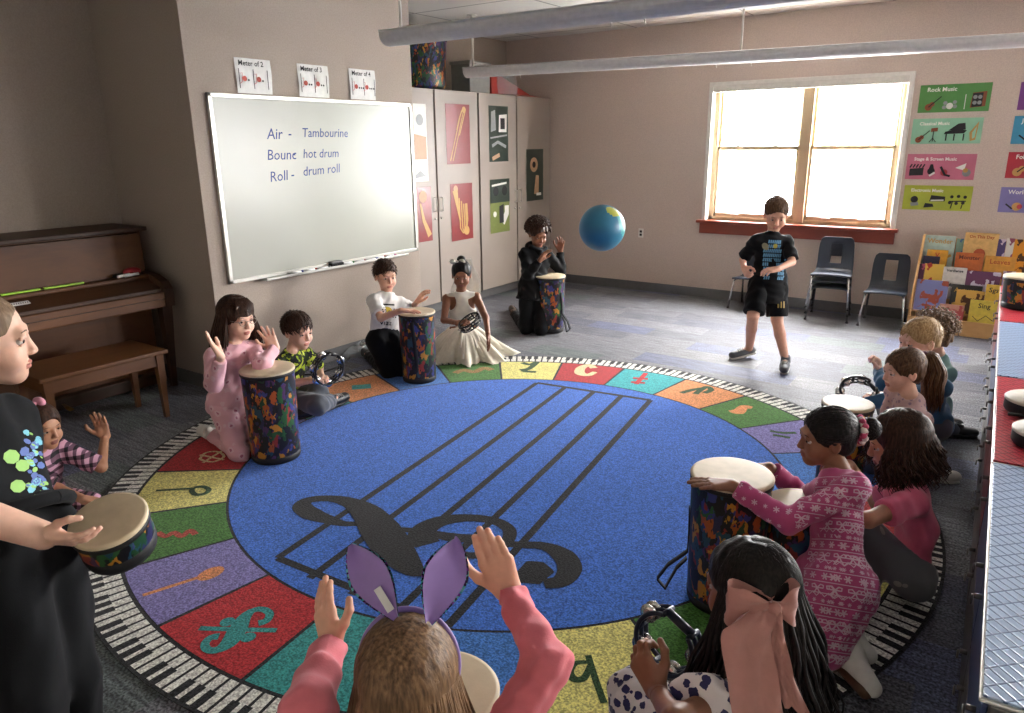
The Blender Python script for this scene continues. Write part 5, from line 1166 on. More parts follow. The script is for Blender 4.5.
# ---- 2  girl in pink pyjamas with glasses -----------------------------------------
J_=None
kl=fl(239,452,.05); f_=D3(.75,.5,0); 
k=kid('girl in glasses and pale pink printed pyjamas, hands raised over a drum','fair',HDB,1.12,(237,318.5,3.87),1.04,(.80,.55,-.10),(.8,.6,0),(234,344,1),(231,399,1),
  {'R':((214,384,-1),(221,357,-1)),'L':((262,365,-1),(275,348.5,1))},
  {'R':(kl,fl(212,434,.05),fl(201,430,.03)),'L':(kl+Vector((.02,.13,0)),fl(207,431,.05)+Vector((.02,.13,0)),fl(198,428,.03)+Vector((.02,.13,0)))},
  {'R':(D3(-.45,.1,.9),D3(.85,-.35,.3),1,.12,.6,.4),'L':(D3(-.35,.0,.93),D3(.2,.9,.1),-1,.12,.9,.2)},
  [dict(k='shirt',n='pyjama_top',m=mpj,g=.013,sl=1.9,sg=.018,hem=-.05,fold=.0045,seed=5),dict(k='pants',n='pyjama_trousers',m=mpj,g=.007,len=1.93,fold=.0055,seed=6)],
  shoes=(mwsh,msole),soleR=D3(-.8,0,.2),soleL=D3(-.8,0,.2),h=.0065,hr=.0022)
W=k['W']; b=MB(); c=k['J']['head']; R=k['R']
b,_=hair_cap(c,R,1.05,HDB,front=.01,nape=-.10,inflate=1.03,fz=.05)
drape_long(b,W,R,c,1,HDB,460,.26,spread=.055,seed=2,yf=.62,r=.0052)
for i in range(110):  # fringe
    x=-.055+.11*i/109; b.tube([W(x*.7,.035,.113),W(x*.9,.070,.086),W(x,.086-abs(x)*.35,.052),W(x*1.02,.090-abs(x)*.42,.030)],[.002,.0028,.0026,.0008],HDB,5,cap=False)
b.build('hair',k['root'],k['base'])
mgl=mat('spectacle_wire','8a8078',.3,metal=.7); b=MB()
for sx in (-1,1):
    b.tube([W(sx*.031+.019*math.cos(a),.092,.002+.015*math.sin(a)) for a in [2*PI*i/18 for i in range(19)]],.0016,mgl,6,cap=False); b.tube([W(sx*.05,.090,.006),W(sx*.074,.0,.008)],.0015,mgl,6)
b.tube([W(-.012,.093,.004),W(0,.0945,.007),W(.012,.093,.004)],.0016,mgl,6); b.build('glasses',k['root'],k['base'])
# ---- 3  boy in lime camouflage tee, seated with a tambourine ---------------------------
def deco_sw(b,J,s,lat,t,f):
    bv=bvh_of(b); blob(b,bv,fl(329,403,.10),.028,mat('pale_patch','a9b6cc',.6),fv,.002)
k=kid('boy sitting cross-legged in a lime and black camouflage tee, holding a tambourine','fair',HDB,1.10,(298,331,4.60),1.07,(.78,.55,-.15),(.8,.55,0),(291,354,1),(287,394,1),
  {'R':((291,384,-1),(311,380,-1)),'L':((319,368,1),(322,378,-1))},
  {'R':(fl(318,405,.11),fl(331,401,.07),fl(345,396,.05)),'L':(fl(318,391,.13),fl(312,408,.07),fl(300,413,.05))},
  {'R':(D3(.9,.1,.2),D3(.2,-.3,-.9),1,1.1,.2,.8),'L':(D3(.2,.6,-.3),D3(-.9,0,0),-1,1.0,.2,.8)},
  [dict(k='shirt',n='shirt',m=mcamo,g=.013,sl=.85,sg=.020,hem=-.05,seed=7),dict(k='pants',n='trousers',m=mgrey,g=.014,len=1.9,deco=deco_sw)],
  shoes=(mbsh,mdsole,mwsh),soleR=D3(0,.6,.8),soleL=D3(0,.6,.8),h=.007)
b,W=hair_cap(k['J']['head'],k['R'],1.07,HDB,front=.055,nape=-.045,inflate=1.02); short_tufts(b,W,k['R'],1.07,HDB,420,.034,flow=(.2,.8,-.6),lift=.15,front=.045); b.build('hair',k['root'],k['base'])
tamb(k['J']['wrR']+D3(.6,-.1,.4)*.12,D3(.75,.55,.15),D3(.35,-.2,.85),.095,'black tambourine with silver jingles in the hands of the seated boy in camouflage')
b=MB().box(-.013,.013,-.013,.013,-.013,.013,mat('mint_tab','5fa58a',.5),.003,T=frame(at(347,358,4.66),(1,.2,0),(0,.3,1))); 
# ---- 4  boy in the white smiley tee -------------------------------------------------
def deco_smile(b,J,s,lat,t,f):
    bv=bvh_of(b); P=lambda x,y: J['neck'].lerp(J['pelvis'],y)-lat*x*s; d=-f
    c=P(-.02,.42); my=mat('smiley_yellow','d8b93a',.7)
    blob(b,bv,c,.042,my,d,.0018,20)
    for x in (-.012,.012): blob(b,bv,c-lat*x+t*.012,.006,mblk,d,.003,8)
    drape(b,bv,[c-lat*(-.02)-t*.012,c-lat*(-.008)-t*.022,c-lat*.008-t*.022,c-lat*.02-t*.012],.002,mblk,d,.003)
    for i in range(4):
        for j in range(5):
            if (i+j)%2==0:
                for sx in (-1,1):
                    q=c-lat*(sx*(.052+.011*i))+t*(.03-.014*j); blob(b,bv,q,.0072,mblk,d,.0018,4)
    T=None
    for i,ch in enumerate(((0,0,.012,-.03,.024,0),(.034,-.008,.034,-.03),(.046,-.01,.06,-.012,.046,-.03,.062,-.028),(.07,-.01,.084,-.012,.07,-.03,.086,-.028))):
        pts=[c-lat*(ch[q]-.045)-t*(.055-ch[q+1]) for q in range(0,len(ch),2)]; drape(b,bv,pts,.0034,mblk,d,.002)
    drape(b,bv,[c-lat*(-.06)+t*.055,c-lat*.05+t*.06],.006,mblk,d,.002)
k=kid('boy kneeling in a white tee with a yellow smiley, hands on his drum','light',HDB,1.08,(385.5,276,5.20),1.0,(.50,.85,-.12),(.6,.8,0),(387,295,1),(384,342,1),
  {'R':((381,318,-1),(401,310.5,-1)),'L':((411,309,1),(417,302,-1))},
  {'R':(fl(388,371,.05),fl(370,356,.05),fl(363,352,.03)),'L':(fl(402,369,.05),fl(384,353,.05),fl(377,349,.03))},
  {'R':(D3(1,.1,-.05),D3(0,0,-1),1,.12,.5,.4),'L':(D3(.45,-.1,.6),D3(.6,-.3,-.4),-1,.35,1.2,.1)},
  [dict(k='shirt',n='shirt',m=mwtee,g=.016,sl=.8,sg=.022,hem=-.03,deco=deco_smile,fold=.005,seed=9),dict(k='pants',n='trousers',m=mblackp,g=.012,len=1.92)],
  shoes=(mbsh,mdsole),soleR=D3(-.8,0,.2),soleL=D3(-.8,0,.2),h=.0075,sw=.098)
b,W=hair_cap(k['J']['head'],k['R'],1.0,HDB,front=.062,nape=-.045,inflate=1.02); short_tufts(b,W,k['R'],1.0,HDB,340,.03,flow=(.5,.7,-.3),lift=.3,front=.055); b.build('hair',k['root'],k['base'])
# ---- 5  girl in the ivory dress ------------------------------------------------------
k=kid('girl kneeling in an ivory tulle dress with a hair bow and veil','brown',HB,1.06,(461.5,275,5.66),.98,(.03,.95,-.22),(.05,1,0),(461,294,1),(464,330,1),
  {'R':((444,320,-1),(457,323,-1)),'L':((486,318,-1),(488,334,-1))},kneel(466,350,(.05,1),1.06,sit=True),
  {'R':(D3(.9,.3,.1),D3(.1,-.5,-.8),1,1.0,.2,.8),'L':(D3(.1,.3,-1),D3(-.9,.2,0),-1,.2,.3,.3)},
  [dict(k='shirt',n='bodice',m=mivs,g=.008,sl=.02,sg=.004,hem=.03,fold=.002,nw=1.35)],h=.0075)
J=k['J']; base=k['base']; b=MB(); n=120; rings=22; wc=J['pelvis']+UP*.035; rr=random.Random(5)
for layer,(R0,top,seed) in enumerate(((.30,0,1),(.255,.02,2),(.20,.03,3))):
    vs=[]
    for i in range(rings+1):
        t=i/rings
        for j in range(n):
            a=2*PI*j/n; e=1+.16*math.sin(a*9+seed+t*2)*t+.08*math.sin(a*23+seed*2)*t+.05*math.sin(a*41+t*9)*t*t
            fx=1.0+(.22 if math.cos(a-math.atan2(RH.y,RH.x))>0 and layer==0 else 0)*max(0,math.cos(a-math.atan2(RH.y,RH.x)))*t**2
            r=(.072+(R0-.072)*(t**.85))*e*fx; endz=(.012,.055,.12)[layer]
            z=wc.z*(1-t)+endz*t + .02*math.sin(t*PI)*(1)+ .012*math.sin(a*13+seed)*t
            vs.append((wc.x+r*math.cos(a),wc.y+r*math.sin(a),max(.012,z)))
    b.add(vs,[[i*n+j,i*n+(j+1)%n,(i+1)*n+(j+1)%n,(i+1)*n+j] for i in range(rings) for j in range(n)],mivory,True)
b.build('skirt',k['root'],base)
W=k['W']; b,_=hair_cap(J['head'],k['R'],.98,HB,front=.0,nape=-.06,inflate=.99,tuft=.0015); b.sphere(W(0,-.055,.115),.034,HB,sc=(1,1,.8)); b.build('hair',k['root'],base)
b=MB()
for sx in (-1,1): b.sphere(W(sx*.038+.03,-.01,.112),.028,mivs,sc=(1.1,.5,.7))
b.sphere(W(.03,-.005,.112),.012,mivs); b.build('hair_bow',k['root'],base)
mveil=mat('veil_tulle','ddd8cc',.8,alpha=.45); b=MB(); vs=[];n=26;m_=10
for i in range(n+1):
    t=i/n
    for j in range(m_+1):
        u=j/m_-.5; vs.append(W(u*(.10+.16*t)+.01*math.sin(j*2+i*.3)-.035,-.06-.05*math.sin(t*2.4)+.012*math.sin(j*2.2),.115-.32*t))
b.add(vs,[[i*(m_+1)+j,i*(m_+1)+j+1,(i+1)*(m_+1)+j+1,(i+1)*(m_+1)+j] for i in range(n) for j in range(m_)],mveil,True); b.build('veil',k['root'],base)
tamb(J['wrR']+D3(.55,.35,.10)*.12,D3(-.30,.25,.92),D3(.85,.1,.5),.085,'black and silver tambourine held by the girl in the ivory dress')
# ---- 6  child in the black hoodie ------------------------------------------------------
def hood(o,J,s,lat,t,f):
    n=J['neck']; o.ell(n-f*.045*s+t*.012*s,(.085*s,.06*s,.055*s),basis(f,t)); o.cap(n+lat*.06*s+f*.02*s,n-t*.03*s+f*.055*s,.026*s,.022*s,k=.02); o.cap(n-lat*.06*s+f*.02*s,n-t*.03*s+f*.055*s,.026*s,.022*s,k=.02); o.sub(n+t*.05*s+f*.0*s,(.055*s,.06*s,.05*s),basis(f,t)); o.fold(.004,70)
k=kid('curly-haired child kneeling in a black hoodie, hands raised, by the tall cabinets','brown',HDB,1.10,(538,234,6.42),1.02,(.35,.85,-.40),(.4,.9,0),(537,252,1),(533,293,1),
  {'R':((528,275,-1),(540,260,-1)),'L':((561,271,1),(560,249,-1))},
  {'R':(fl(526,328,.05),fl(515,314,.05),fl(511,308,.03)),'L':(fl(541,329,.05),fl(528,314,.05),fl(524,308,.03))},
  {'R':(D3(.55,.1,.75),D3(.4,.4,-.6),1,.3,.9,.2),'L':(D3(.1,.1,1),D3(-.5,.8,0),-1,.25,1.0,.2)},
  [dict(k='shirt',n='hoodie',m=mhood,g=.024,sl=1.93,sg=.022,hem=-.11,fold=.006,seed=11),dict(k='custom',n='hood',m=mhood,f=hood),dict(k='pants',n='trousers',m=mblackp,g=.012,len=1.92)],
  shoes=(mat('brown_boot','4a3a2c',.7),mdsole),soleR=D3(-.5,-.5,.2),soleL=D3(-.5,-.5,.2),h=.0085)
J=k['J'];W=k['W']; b,_=hair_cap(J['head'],k['R'],1.02,HDB,front=.02,nape=-.05,inflate=1.05,tuft=.006,fr=120); rr=random.Random(3)
def coil(b,p,nn,rad,ln,m,rr,turns=2.2,r=.0032):
    u=nn.orthogonal().normalized(); v=nn.cross(u); ph=rr.uniform(0,6); b.tube([p+nn*ln*i/12+(u*math.cos(ph+turns*6.28*i/12)+v*math.sin(ph+turns*6.28*i/12))*rad for i in range(13)],[r]*11+[r*.7,r*.3],m,5,cap=False)
for q in long_roots(430):
    if q.y>.55 and q.z<.42: continue
    if q.z<-.35: continue
    p=W(q.x*.082,-.015+q.y*.100,.034+q.z*.088); coil(b,p,(k['R']@q).normalized(),.010,.042,HDB,rr,1.4,.0055)
b.build('hair',k['root'],k['base'])
# ---- 7  small girl with a pink bow at the left ---------------------------------------
k=kid('small girl with a pink bow and plaid shirt, palm raised, near the piano bench','tan',HDB,1.02,(42,427,3.12),.90,(.90,.40,-.10),(.9,.4,0),(36,452,1),(40,505,1),
  {'R':((60,490,-1),(85,500,-1)),'L':((104,468,-1),(105,436,1))},
  {'R':(fl(90,528,.12),fl(60,538,.06),(.3,.3,0)),'L':(fl(88,505,.12),fl(70,525,.06),(.3,.3,0))},
  {'R':(D3(.9,0,-.2),D3(0,0,-1),1,.3,.3,.4),'L':(D3(-.12,.05,1),D3(.15,.95,.1),-1,.12,.35,.3)},
  [dict(k='shirt',n='plaid_shirt',m=mplaid,g=.012,sl=.9,sg=.018,hem=-.05,seed=12),dict(k='pants',n='plaid_leggings',m=mplaid,g=.010,len=1.9)],
  shoes=(mbsh,mdsole),h=.006,hr=.002,hsz=1.0)
J=k['J'];W=k['W']; b,_=hair_cap(J['head'],k['R'],.92,HDB,front=.01,nape=-.07,inflate=1.0,tuft=.0015); drape_long(b,W,k['R'],J['head'],.92,HDB,160,.13,spread=.03,seed=5,yf=.4,r=.005); b.build('hair',k['root'],k['base'])
mbow=cloth('pink_bow','d58fa2'); b=MB()
for sx in (-1,1): b.sphere(W(.02+sx*.035,-.02,.122),.034,mbow,sc=(1.2,.6,.6)); b.tube([W(.02+sx*.01,-.02,.12),W(.02+sx*.05,-.05,.07)],[.008,.016],mbow,8,flat=.3)
b.sphere(W(.02,-.01,.122),.013,mbow); b.build('hair_bow',k['root'],k['base'])
# ---- 8  boy standing at the left edge, holding a small drum -----------------------------
def deco_bigboy(b,J,s,lat,t,f):
    bv=bvh_of(b); d=(fv+RH*-.75).normalized(); cols=[mat('print_lime','8fc05a',.6),mat('print_cyan','6fb6c8',.6),mat('print_blue','4a62a8',.6),mat('print_peach','c98a66',.6)]
    A=[(41,441),(49,455),(57,468),(65,481),(71,494),(75,508),(79,520),(73,512),(66,500),(76,530)]; rr=random.Random(4)
    def S_(x,y):
        for e in range(12):
            h=bv.ray_cast(CP,ray(x-e*3,y).normalized(),4)
            if h[0] is not None: return h[0] if not e else bv.ray_cast(CP,ray(x-e*3-4,y).normalized(),4)[0]
        return None
    def dab(x,y,r,m,rx=1):
        p=S_(x,y)
        if p is not None:
            nrm=bv.find_nearest(p)[1]; blob(b,bv,p,r,m,-nrm,.0022,7,rx=rx)
    dd=(f*.62+lat*.78).normalized(); sd=t.cross(dd).normalized(); sd=-sd if sd.dot(f)<0 else sd
    for q in range(90):
        y=rr.uniform(.10,.37); u=rr.uniform(-.012,.03)+.015*math.sin(y*20); blob(b,bv,J['neck']-t*y*s+sd*(u+.085),rr.uniform(.003,.009),rr.choice(cols[:3]),-dd,.0022,7,rx=rr.uniform(.5,1.7))
    for y,u,r_,c_ in ((.15,.02,.016,cols[0]),(.17,.035,.014,cols[0]),(.21,.01,.015,cols[0]),(.28,.03,.012,cols[3]),(.31,.045,.014,cols[0])): blob(b,bv,J['neck']-t*y*s+sd*(u+.03),r_,c_,-dd,.0028,8,rx=1.2)
    for y in (.17,.22,.28): drape(b,bv,[J['neck']-t*(y+a*.012)*s+sd*(-.05+.02*math.sin(a*1.9)-.004*a) for a in range(6)],.0014,mat('print_outline','8a9490',.6),-dd,.002)
    def line(pts,m=mat('print_outline','8a9490',.6)):
        P=[S_(*p) for p in pts]
        if all(p is not None for p in P):
            nrm=bv.find_nearest(P[0])[1]; drape(b,bv,P,.0012,m,-nrm,.002)
dn=lambda z:(lambda p:Vector((p.x,p.y,z)))
k=kid('boy standing at the left edge in a black graphic tee, holding a small drum','fair',HBZ,1.25,(-17,341,1.80),1.12,(.88,-.48,-.08),(.98,.05,0),(-42,402,1),(50,628,-1),
  {'R':((-60,502,-1),(60,541,1)),'L':((15,540,1),(96,548,-1))},
  {'R':(dn(.30),dn(.07),(1,.1,0)),'L':(dn(.30),dn(.07),(1,.1,0))},
  {'R':(D3(.97,.0,-.16),D3(.1,-.75,.65),1,(.35,.45,.55,.7),.3,.9),'L':(D3(.9,.3,-.1),D3(0,.8,-.5),-1,.5,.3,.6)},
  [dict(k='shirt',n='shirt',m=mblack,g=.022,sl=.98,sg=.03,hem=-.03,fold=.006,ff=38,seed=14,deco=deco_bigboy,h=.006),dict(k='pants',n='trousers',m=mblackp,g=.022,len=1.92,fold=.006,ff=40,h=.007)],
  shoes=(mbsh,mdsole),h=.0075,hr=.0018,hh=.0028,arms_girth=1.25,girth=1.22,hsz=.80)
J=k['J'];W=k['W']; b,_=hair_cap(J['head'],k['R'],1.10,HBZ,front=.045,nape=-.055,inflate=.955,tuft=.0008,fr=300,fz=.072,edge=.008); b.build('hair',k['root'],k['base'])
b=MB(); p=J['pelvis']; f=k['fwd']; l=k['lat']
q=lambda a,z,o=.0: p+l*a+UP*z+f*o
b.tube([p+f*(.092)*math.cos(t)*1.25+l*.142*math.sin(t)+UP*.062 for t in [2*PI*i/30 for i in range(31)]],.017,mblackp,8,cap=False); b.build('waistband',k['root'],k['base'])
# the small drum he holds
cd=at(116,536,1.80); tz=(UP*.93+TC*.33-RH*.14).normalized(); T=frame(cd,RH,tz.cross(RH)); 
drum(0,0,.088,.108,'small jungle-print drum held out by the boy at the left edge',name='hand_drum',T=T@Matrix.Translation((0,0,-.054)),flare=.97,group=None)
SMALL=1
# ---- 9  curly-haired child behind the blond boy ------------------------------------------
k=kid('child with curly light brown hair, mostly hidden behind the blond boy','light',HBR,1.06,(931,334,3.98),1.0,(-.95,-.1,-.1),(-1,0,0),(938,356,1),(930,405,1),
  {'R':((925,385,1),(895,392,1)),'L':((918,392,-1),(880,396,1))},kneel(905,425,(-1,0),1.06),
  {'R':(D3(-1,0,-.1),D3(0,0,-1),1,.5,.3,.5),'L':(D3(-.9,.1,.1),D3(0,.2,-.9),-1,1.1,.3,.8)},
  [dict(k='shirt',n='shirt',m=mteal,g=.014,sl=.85,sg=.02,hem=-.05),dict(k='pants',n='trousers',m=mgrey,g=.012,len=1.9)],shoes=(mbsh,mdsole),h=.009)
W=k['W']; b,_=hair_cap(k['J']['head'],k['R'],1.0,HLB,front=.01,nape=-.09,inflate=1.08,tuft=.006,fr=120); rr=random.Random(8)
for q in long_roots(300):
    if (q.y>.55 and q.z<.42) or q.z<-.7: continue
    coil(b,W(q.x*.084,-.015+q.y*.102,.034+q.z*.09),(k['R']@q-UP*.5).normalized(),.008,.038,HLB,rr,1.6)
b.build('hair',k['root'],k['base'])
tamb(at(858,392,3.72),D3(-.35,.5,.8),D3(.9,-.1,.3),.085,'black tambourine with silver jingles held behind the white drum')
# ---- 10 blond boy -------------------------------------------------------------------------
k=kid('blond boy in a blue long-sleeved shirt with one fist raised','fair',HBL,1.10,(919,341,3.60),1.02,(-.95,.15,-.15),(-.95,.1,0),(929,368,1),(928,417,1),
  {'R':((884,384,1),(878,370,1)),'L':((893,398,-1),(853,407,1))},
  {'R':(fl(882,400,.14),fl(905,425,.06),(.3,0,0)),'L':(fl(885,408,.12),fl(915,432,.06),(.3,0,0))},
  {'R':(D3(-.3,.1,.95),D3(-.8,.1,0),1,1.25,.1,.9),'L':(D3(-1,.05,-.05),D3(0,0,-1),-1,.15,.4,.4)},
  [dict(k='shirt',n='long_sleeve_shirt',m=mblue,g=.012,sl=1.93,sg=.012,hem=-.05,h=.006),dict(k='pants',n='shorts',m=mgrey,g=.014,len=.9)],shoes=(mgsh,msole),h=.0075)
def vest(o,J,s,lat,t,f): pass
b=MB(); 
W=k['W']; b,_=hair_cap(k['J']['head'],k['R'],1.02,HBL,front=.035,nape=-.045,inflate=.985,tuft=.002); short_tufts(b,W,k['R'],1.02,HBL,420,.022,flow=(.1,.6,-.5),lift=.15,front=.055,r=.0026); b.build('hair',k['root'],k['base'])
# white-topped drum between them
drum(*fl(848,404,.46)[:2],.110,.46,'tall drum with a white head in front of the girl with the ponytail')
# ---- 11 girl with the ponytail ------------------------------------------------------------
k=kid('girl with a long brown ponytail in a pale pink printed top','fair',HBR,1.05,(903,371,3.30),.92,(-1,.05,-.12),(-1,.1,0),(910,398,1),(905,447,1),
  {'R':((885,430,1),(862,440,1)),'L':((893,430,-1),(868,440,1))},kneel(880,470,(-1,.1),1.05),
  {'R':(D3(-1,0,-.2),D3(0,0,-1),1,.4,.3,.5),'L':(D3(-1,0,-.2),D3(0,0,-1),-1,.4,.3,.5)},
  [dict(k='shirt',n='shirt',m=mlil,g=.012,sl=1.6,sg=.012,hem=-.05),dict(k='pants',n='leggings',m=mgrey,g=.008,len=1.9)],shoes=(mwsh,msole),h=.0075)
J=k['J'];W=k['W'];R=k['R']; b,_=hair_cap(J['head'],R,.92,HBR,front=-.03,nape=-.095,inflate=1.0,tuft=.0018,fr=200,fz=.056,edge=.010)
rr=random.Random(6); tie=W(0,-.105,.070)
for i in range(120):  # swept-back strands
    q=Vector((rr.uniform(-1,1),rr.uniform(-.6,.9),rr.uniform(-.1,1))).normalized(); p0=Vector((q.x*.079,-.015+q.y*.096,.034+q.z*.084))
    if p0.z<-.07+(p0.y+.09)*.4 or (p0.x/.074)**2+((p0.y-.105)/.088)**2+((p0.z+.042)/.1)**2<1: continue
    pts=[]
    for e in range(6):
        t=e/5; v=p0.lerp(Vector((0,-.105,.066)),t); d=(v-Vector((0,-.015,.034))); m_=max(1e-4,math.sqrt((d.x/.080)**2+(d.y/.097)**2+(d.z/.085)**2)); v2=Vector((0,-.015,.034))+d/m_*1.01 if t<.95 else v; pts.append(W(*v2))
    b.tube(pts,.003,HBR,5,cap=False)
for i in range(150):
    a=rr.uniform(0,6.28); e=rr.random()**.5; wx=math.cos(a)*e; wy=math.sin(a)*e; pts=[]; L_=rr.uniform(.20,.29)
    for j in range(11):
        t=j/10; w=.012+.036*math.sin(min(1,t*1.25)*PI*.62); pts.append(tie+(-R.col[1])*(.055*math.sin(min(1,t*2.2)*PI/2)+.015*t)+UP*(.022*math.sin(min(1,t*3)*PI)-L_*t**1.25)+RH*wx*w+TC*wy*w+Vector((math.sin(t*14+a),math.cos(t*12+a),0))*.004)
    b.tube(pts,[.004]+[.0058]*7+[.005,.003,.001],HBR,5,cap=False)
b.build('hair',k['root'],k['base'])
MB().sphere(tie,.020,cloth('maroon_scrunchie','5a2a3c'),sc=(1,1,.9)).build('hair_tie',k['root'],k['base'])
# ---- 12 girl in the pink tee with curly dark hair ------------------------------------------
k=kid('girl with loose curly dark hair in a plain pink tee and grey flowered leggings','tan',HDB,1.12,(897,443,2.63),1.03,(-.93,-.25,-.25),(-.95,-.25,0),(902,478,1),(908,569,1),
  {'R':((878,505,1),(850,465,1)),'L':((868,520,-1),(825,512,1))},
  {'R':(fl(850,548,.22),fl(862,590,.06),(-1,-.2,0)),'L':(fl(862,530,.30),fl(872,588,.06),(-1,-.1,0))},
  {'R':(D3(-.9,.2,.1),D3(0,-.2,-1),1,.5,.3,.5),'L':(D3(-.9,0,.3),D3(0,0,-1),-1,.5,.3,.5)},
  [dict(k='shirt',n='shirt',m=mpinkT,g=.018,sl=.62,sg=.018,hem=-.035,fold=.006,ff=55,seed=21,h=.0055),dict(k='pants',n='leggings',m=mgreyp,g=.010,len=1.85,h=.006)],h=.0065,slump=.7)
J=k['J'];W=k['W'];R=k['R']; b,_=hair_cap(J['head'],R,1.03,HDB,front=.0,nape=-.11,inflate=1.06,tuft=.005,fr=110)
drape_long(b,W,R,J['head'],1.03,HDB,520,.165,spread=.055,seed=12,yf=.70,r=.0046,curl=.012,cfr=2.2,infl=1.07,jitter=.02)
b.build('hair',k['root'],k['base'])
def gown(o,J,s):
    for a in 'LR': o.cap(J['hip'+a],J['kn'+a],.082*s,.060*s,k=.04); o.cap(J['hip'+a]-UP*.01,J['an'+a].lerp(J['kn'+a],.35)+UP*.03,.088*s,.062*s,k=.04)
# ---- 13 girl in patterned magenta pyjamas -----------------------------------------------------
def deco_fair(b,J,s,lat,t,f):
    bv=bvh_of(b); rr=random.Random(2); views=[(-f,lat),(f,-lat),(lat*-1,f*-1),(lat,f)]
    A=J['neck'];B=J['pelvis']-t*.20*s; Ln=(A-B).length
    def snow(c,r,d,x):
        up=t
        for q in range(3):
            an=q*PI/3; v=(x*math.cos(an)+up*math.sin(an))*r; drape(b,bv,[c-v,c+v],r*.20,mprintw,d,.0016,seg=.006)
    def bow(c,r,d,x):
        up=t
        for sx in (-1,1):
            drape(b,bv,[c,c+x*sx*r*.5+up*r*.55,c+x*sx*r*1.0+up*r*.45,c+x*sx*r*.95+up*r*.0,c],r*.11,mprintw,d,.0016,seg=.006)
            drape(b,bv,[c,c+x*sx*r*.35-up*r*.6,c+x*sx*r*.75-up*r*.95],r*.11,mprintw,d,.0016,seg=.006)
    for d,x in ((f,-lat),((f*.5+lat*.9).normalized(),(f*.9-lat*.5).normalized()),(lat,f),((-f*.6+lat*.8).normalized(),(f*.8+lat*.6).normalized())):
        rows=17
        for i in range(rows):
            y=.03+i*(Ln-.02)/rows
            hw=.075
            def P(u,yy): return A-t*yy+x*u
            if i%3==0:
                for q in range(4): snow(P(-hw+.025+q*.038,y+.012),.011,d,x)
            elif i%3==1:
                for q in range(3): bow(P(-hw+.03+q*.052,y+.015),.018,d,x)
            else:
                drape(b,bv,[P(-hw+.012*q,y+(.006 if q%2 else -.006)) for q in range(13)],.0016,mprintw,d,.0016,seg=.012)
                for q in range(6): snow(P(-hw+.012+q*.026,y+.018),.006,d,x)
            drape(b,bv,[P(-hw,y-.004),P(hw,y-.004)],.0013,mprintw,d,.0016,seg=.012)
    for a in 'LR':
        for P0,P1 in ((J['sh'+a],J['el'+a]),(J['el'+a],J['wr'+a])):
            ax=(P1-P0).normalized(); n=6
            for i in range(n):
                c=P0.lerp(P1,(i+.5)/n)
                for q in range(5):
                    an=2*PI*q/5+i; d=(ax.orthogonal().normalized()); d=Matrix.Rotation(an,3,ax)@d; o_=t; 
                    r=.010 if i%2 else .007
                    x_=ax
                    y_=ax.cross(d)
                    for g in range(3):
                        v=(x_*math.cos(g*PI/3)+y_*math.sin(g*PI/3))*r
                        P=[c-v-d*.05,c+v-d*.05]
                        drape(b,bv,P,r*.18,mprintw,d,.0016,seg=.006)
k=kid('girl with a bun in magenta patterned pyjamas, hands flat on a tall drum','brown',HB,1.16,(826,438,2.45),.94,(-.99,-.05,-.05),(-.98,.02,0),(840,476,1),(832,592,-1),
  {'R':((806,498,1),(770,468,-1)),'L':((764,533,-1),(727,482,1))},
  {'R':(fl(790,610,.07),fl(842,632,.07),fl(868,655,.06)),'L':(fl(792,655,.07),fl(846,652,.07),fl(872,688,.06))},
  {'R':(D3(-1,.0,-.04),D3(0,0,-1),1,.06,.5,.3),'L':(D3(-1,-.1,.06),D3(0,.0,-1),-1,.08,.6,.2)},
  [dict(k='shirt',n='pyjama_gown',m=mfair,g=.013,sl=1.93,sg=.012,hemcut=False,fold=.0045,seed=23,h=.005,deco=deco_fair,nw=1.25,extra=gown)],
  h=.0065,hr=.0017,hsz=.98,ua=.20,fa=.17,girth=1.12)
J=k['J'];W=k['W'];R=k['R']; b,_=hair_cap(J['head'],R,.94,HB,front=.0,nape=-.070,inflate=1.0,tuft=.0012,fr=260,fz=.058)
tie=W(0,-.118,.028); rr=random.Random(9)
for i in range(220):
    q=Vector((rr.uniform(-1,1),rr.uniform(-.6,.95),rr.uniform(-.4,1))).normalized(); p0=Vector((q.x*.079,-.015+q.y*.096,.034+q.z*.084))
    if p0.z<-.065+(p0.y+.09)*.42 or (p0.x/.074)**2+((p0.y-.105)/.088)**2+((p0.z+.040)/.1)**2<1: continue
    pts=[]
    for e in range(7):
        t=e/6; v=p0.lerp(Vector((0,-.105,.028)),t); d=(v-Vector((0,-.015,.034))); m_=max(1e-4,math.sqrt((d.x/.080)**2+(d.y/.097)**2+(d.z/.085)**2)); v2=Vector((0,-.015,.034))+d/m_*1.008 if t<.95 else v; pts.append(W(*v2))
    b.tube(pts,.0024,HB,5,cap=False)
b.sphere(W(0,-.150,.030),.036,HB,sc=(1,1,1))
for i in range(70):
    n_=Vector((rr.uniform(-1,1),rr.uniform(-1,.4),rr.uniform(-1,1))).normalized(); c0=W(0,-.150,.030); u=n_.orthogonal().normalized(); v=n_.cross(u); a0=rr.uniform(0,6)
    b.tube([c0+(u*math.cos(a0+j*.35)+v*math.sin(a0+j*.35))*.036+n_*.006 for j in range(8)],[.001,.003,.0035,.0035,.0035,.0035,.003,.001],HB,5,cap=False)
b.build('hair',k['root'],k['base'])
b=MB(); ax=R.col[1]; u=R.col[0]; v=R.col[2]; mscr=[cloth('scrunchie_pink','b8476a'),cloth('scrunchie_white','cfc8c4')]
for j in range(40):
    a=2*PI*j/40; r_=.034+.006*math.sin(j*2.5); c0=tie+(u*math.cos(a)+v*math.sin(a))*r_-ax*(.004*math.sin(j*1.7)); b.sphere(c0,.0115,mscr[(j//2)%2],n=8,k=6)
b.build('scrunchie',k['root'],k['base'])
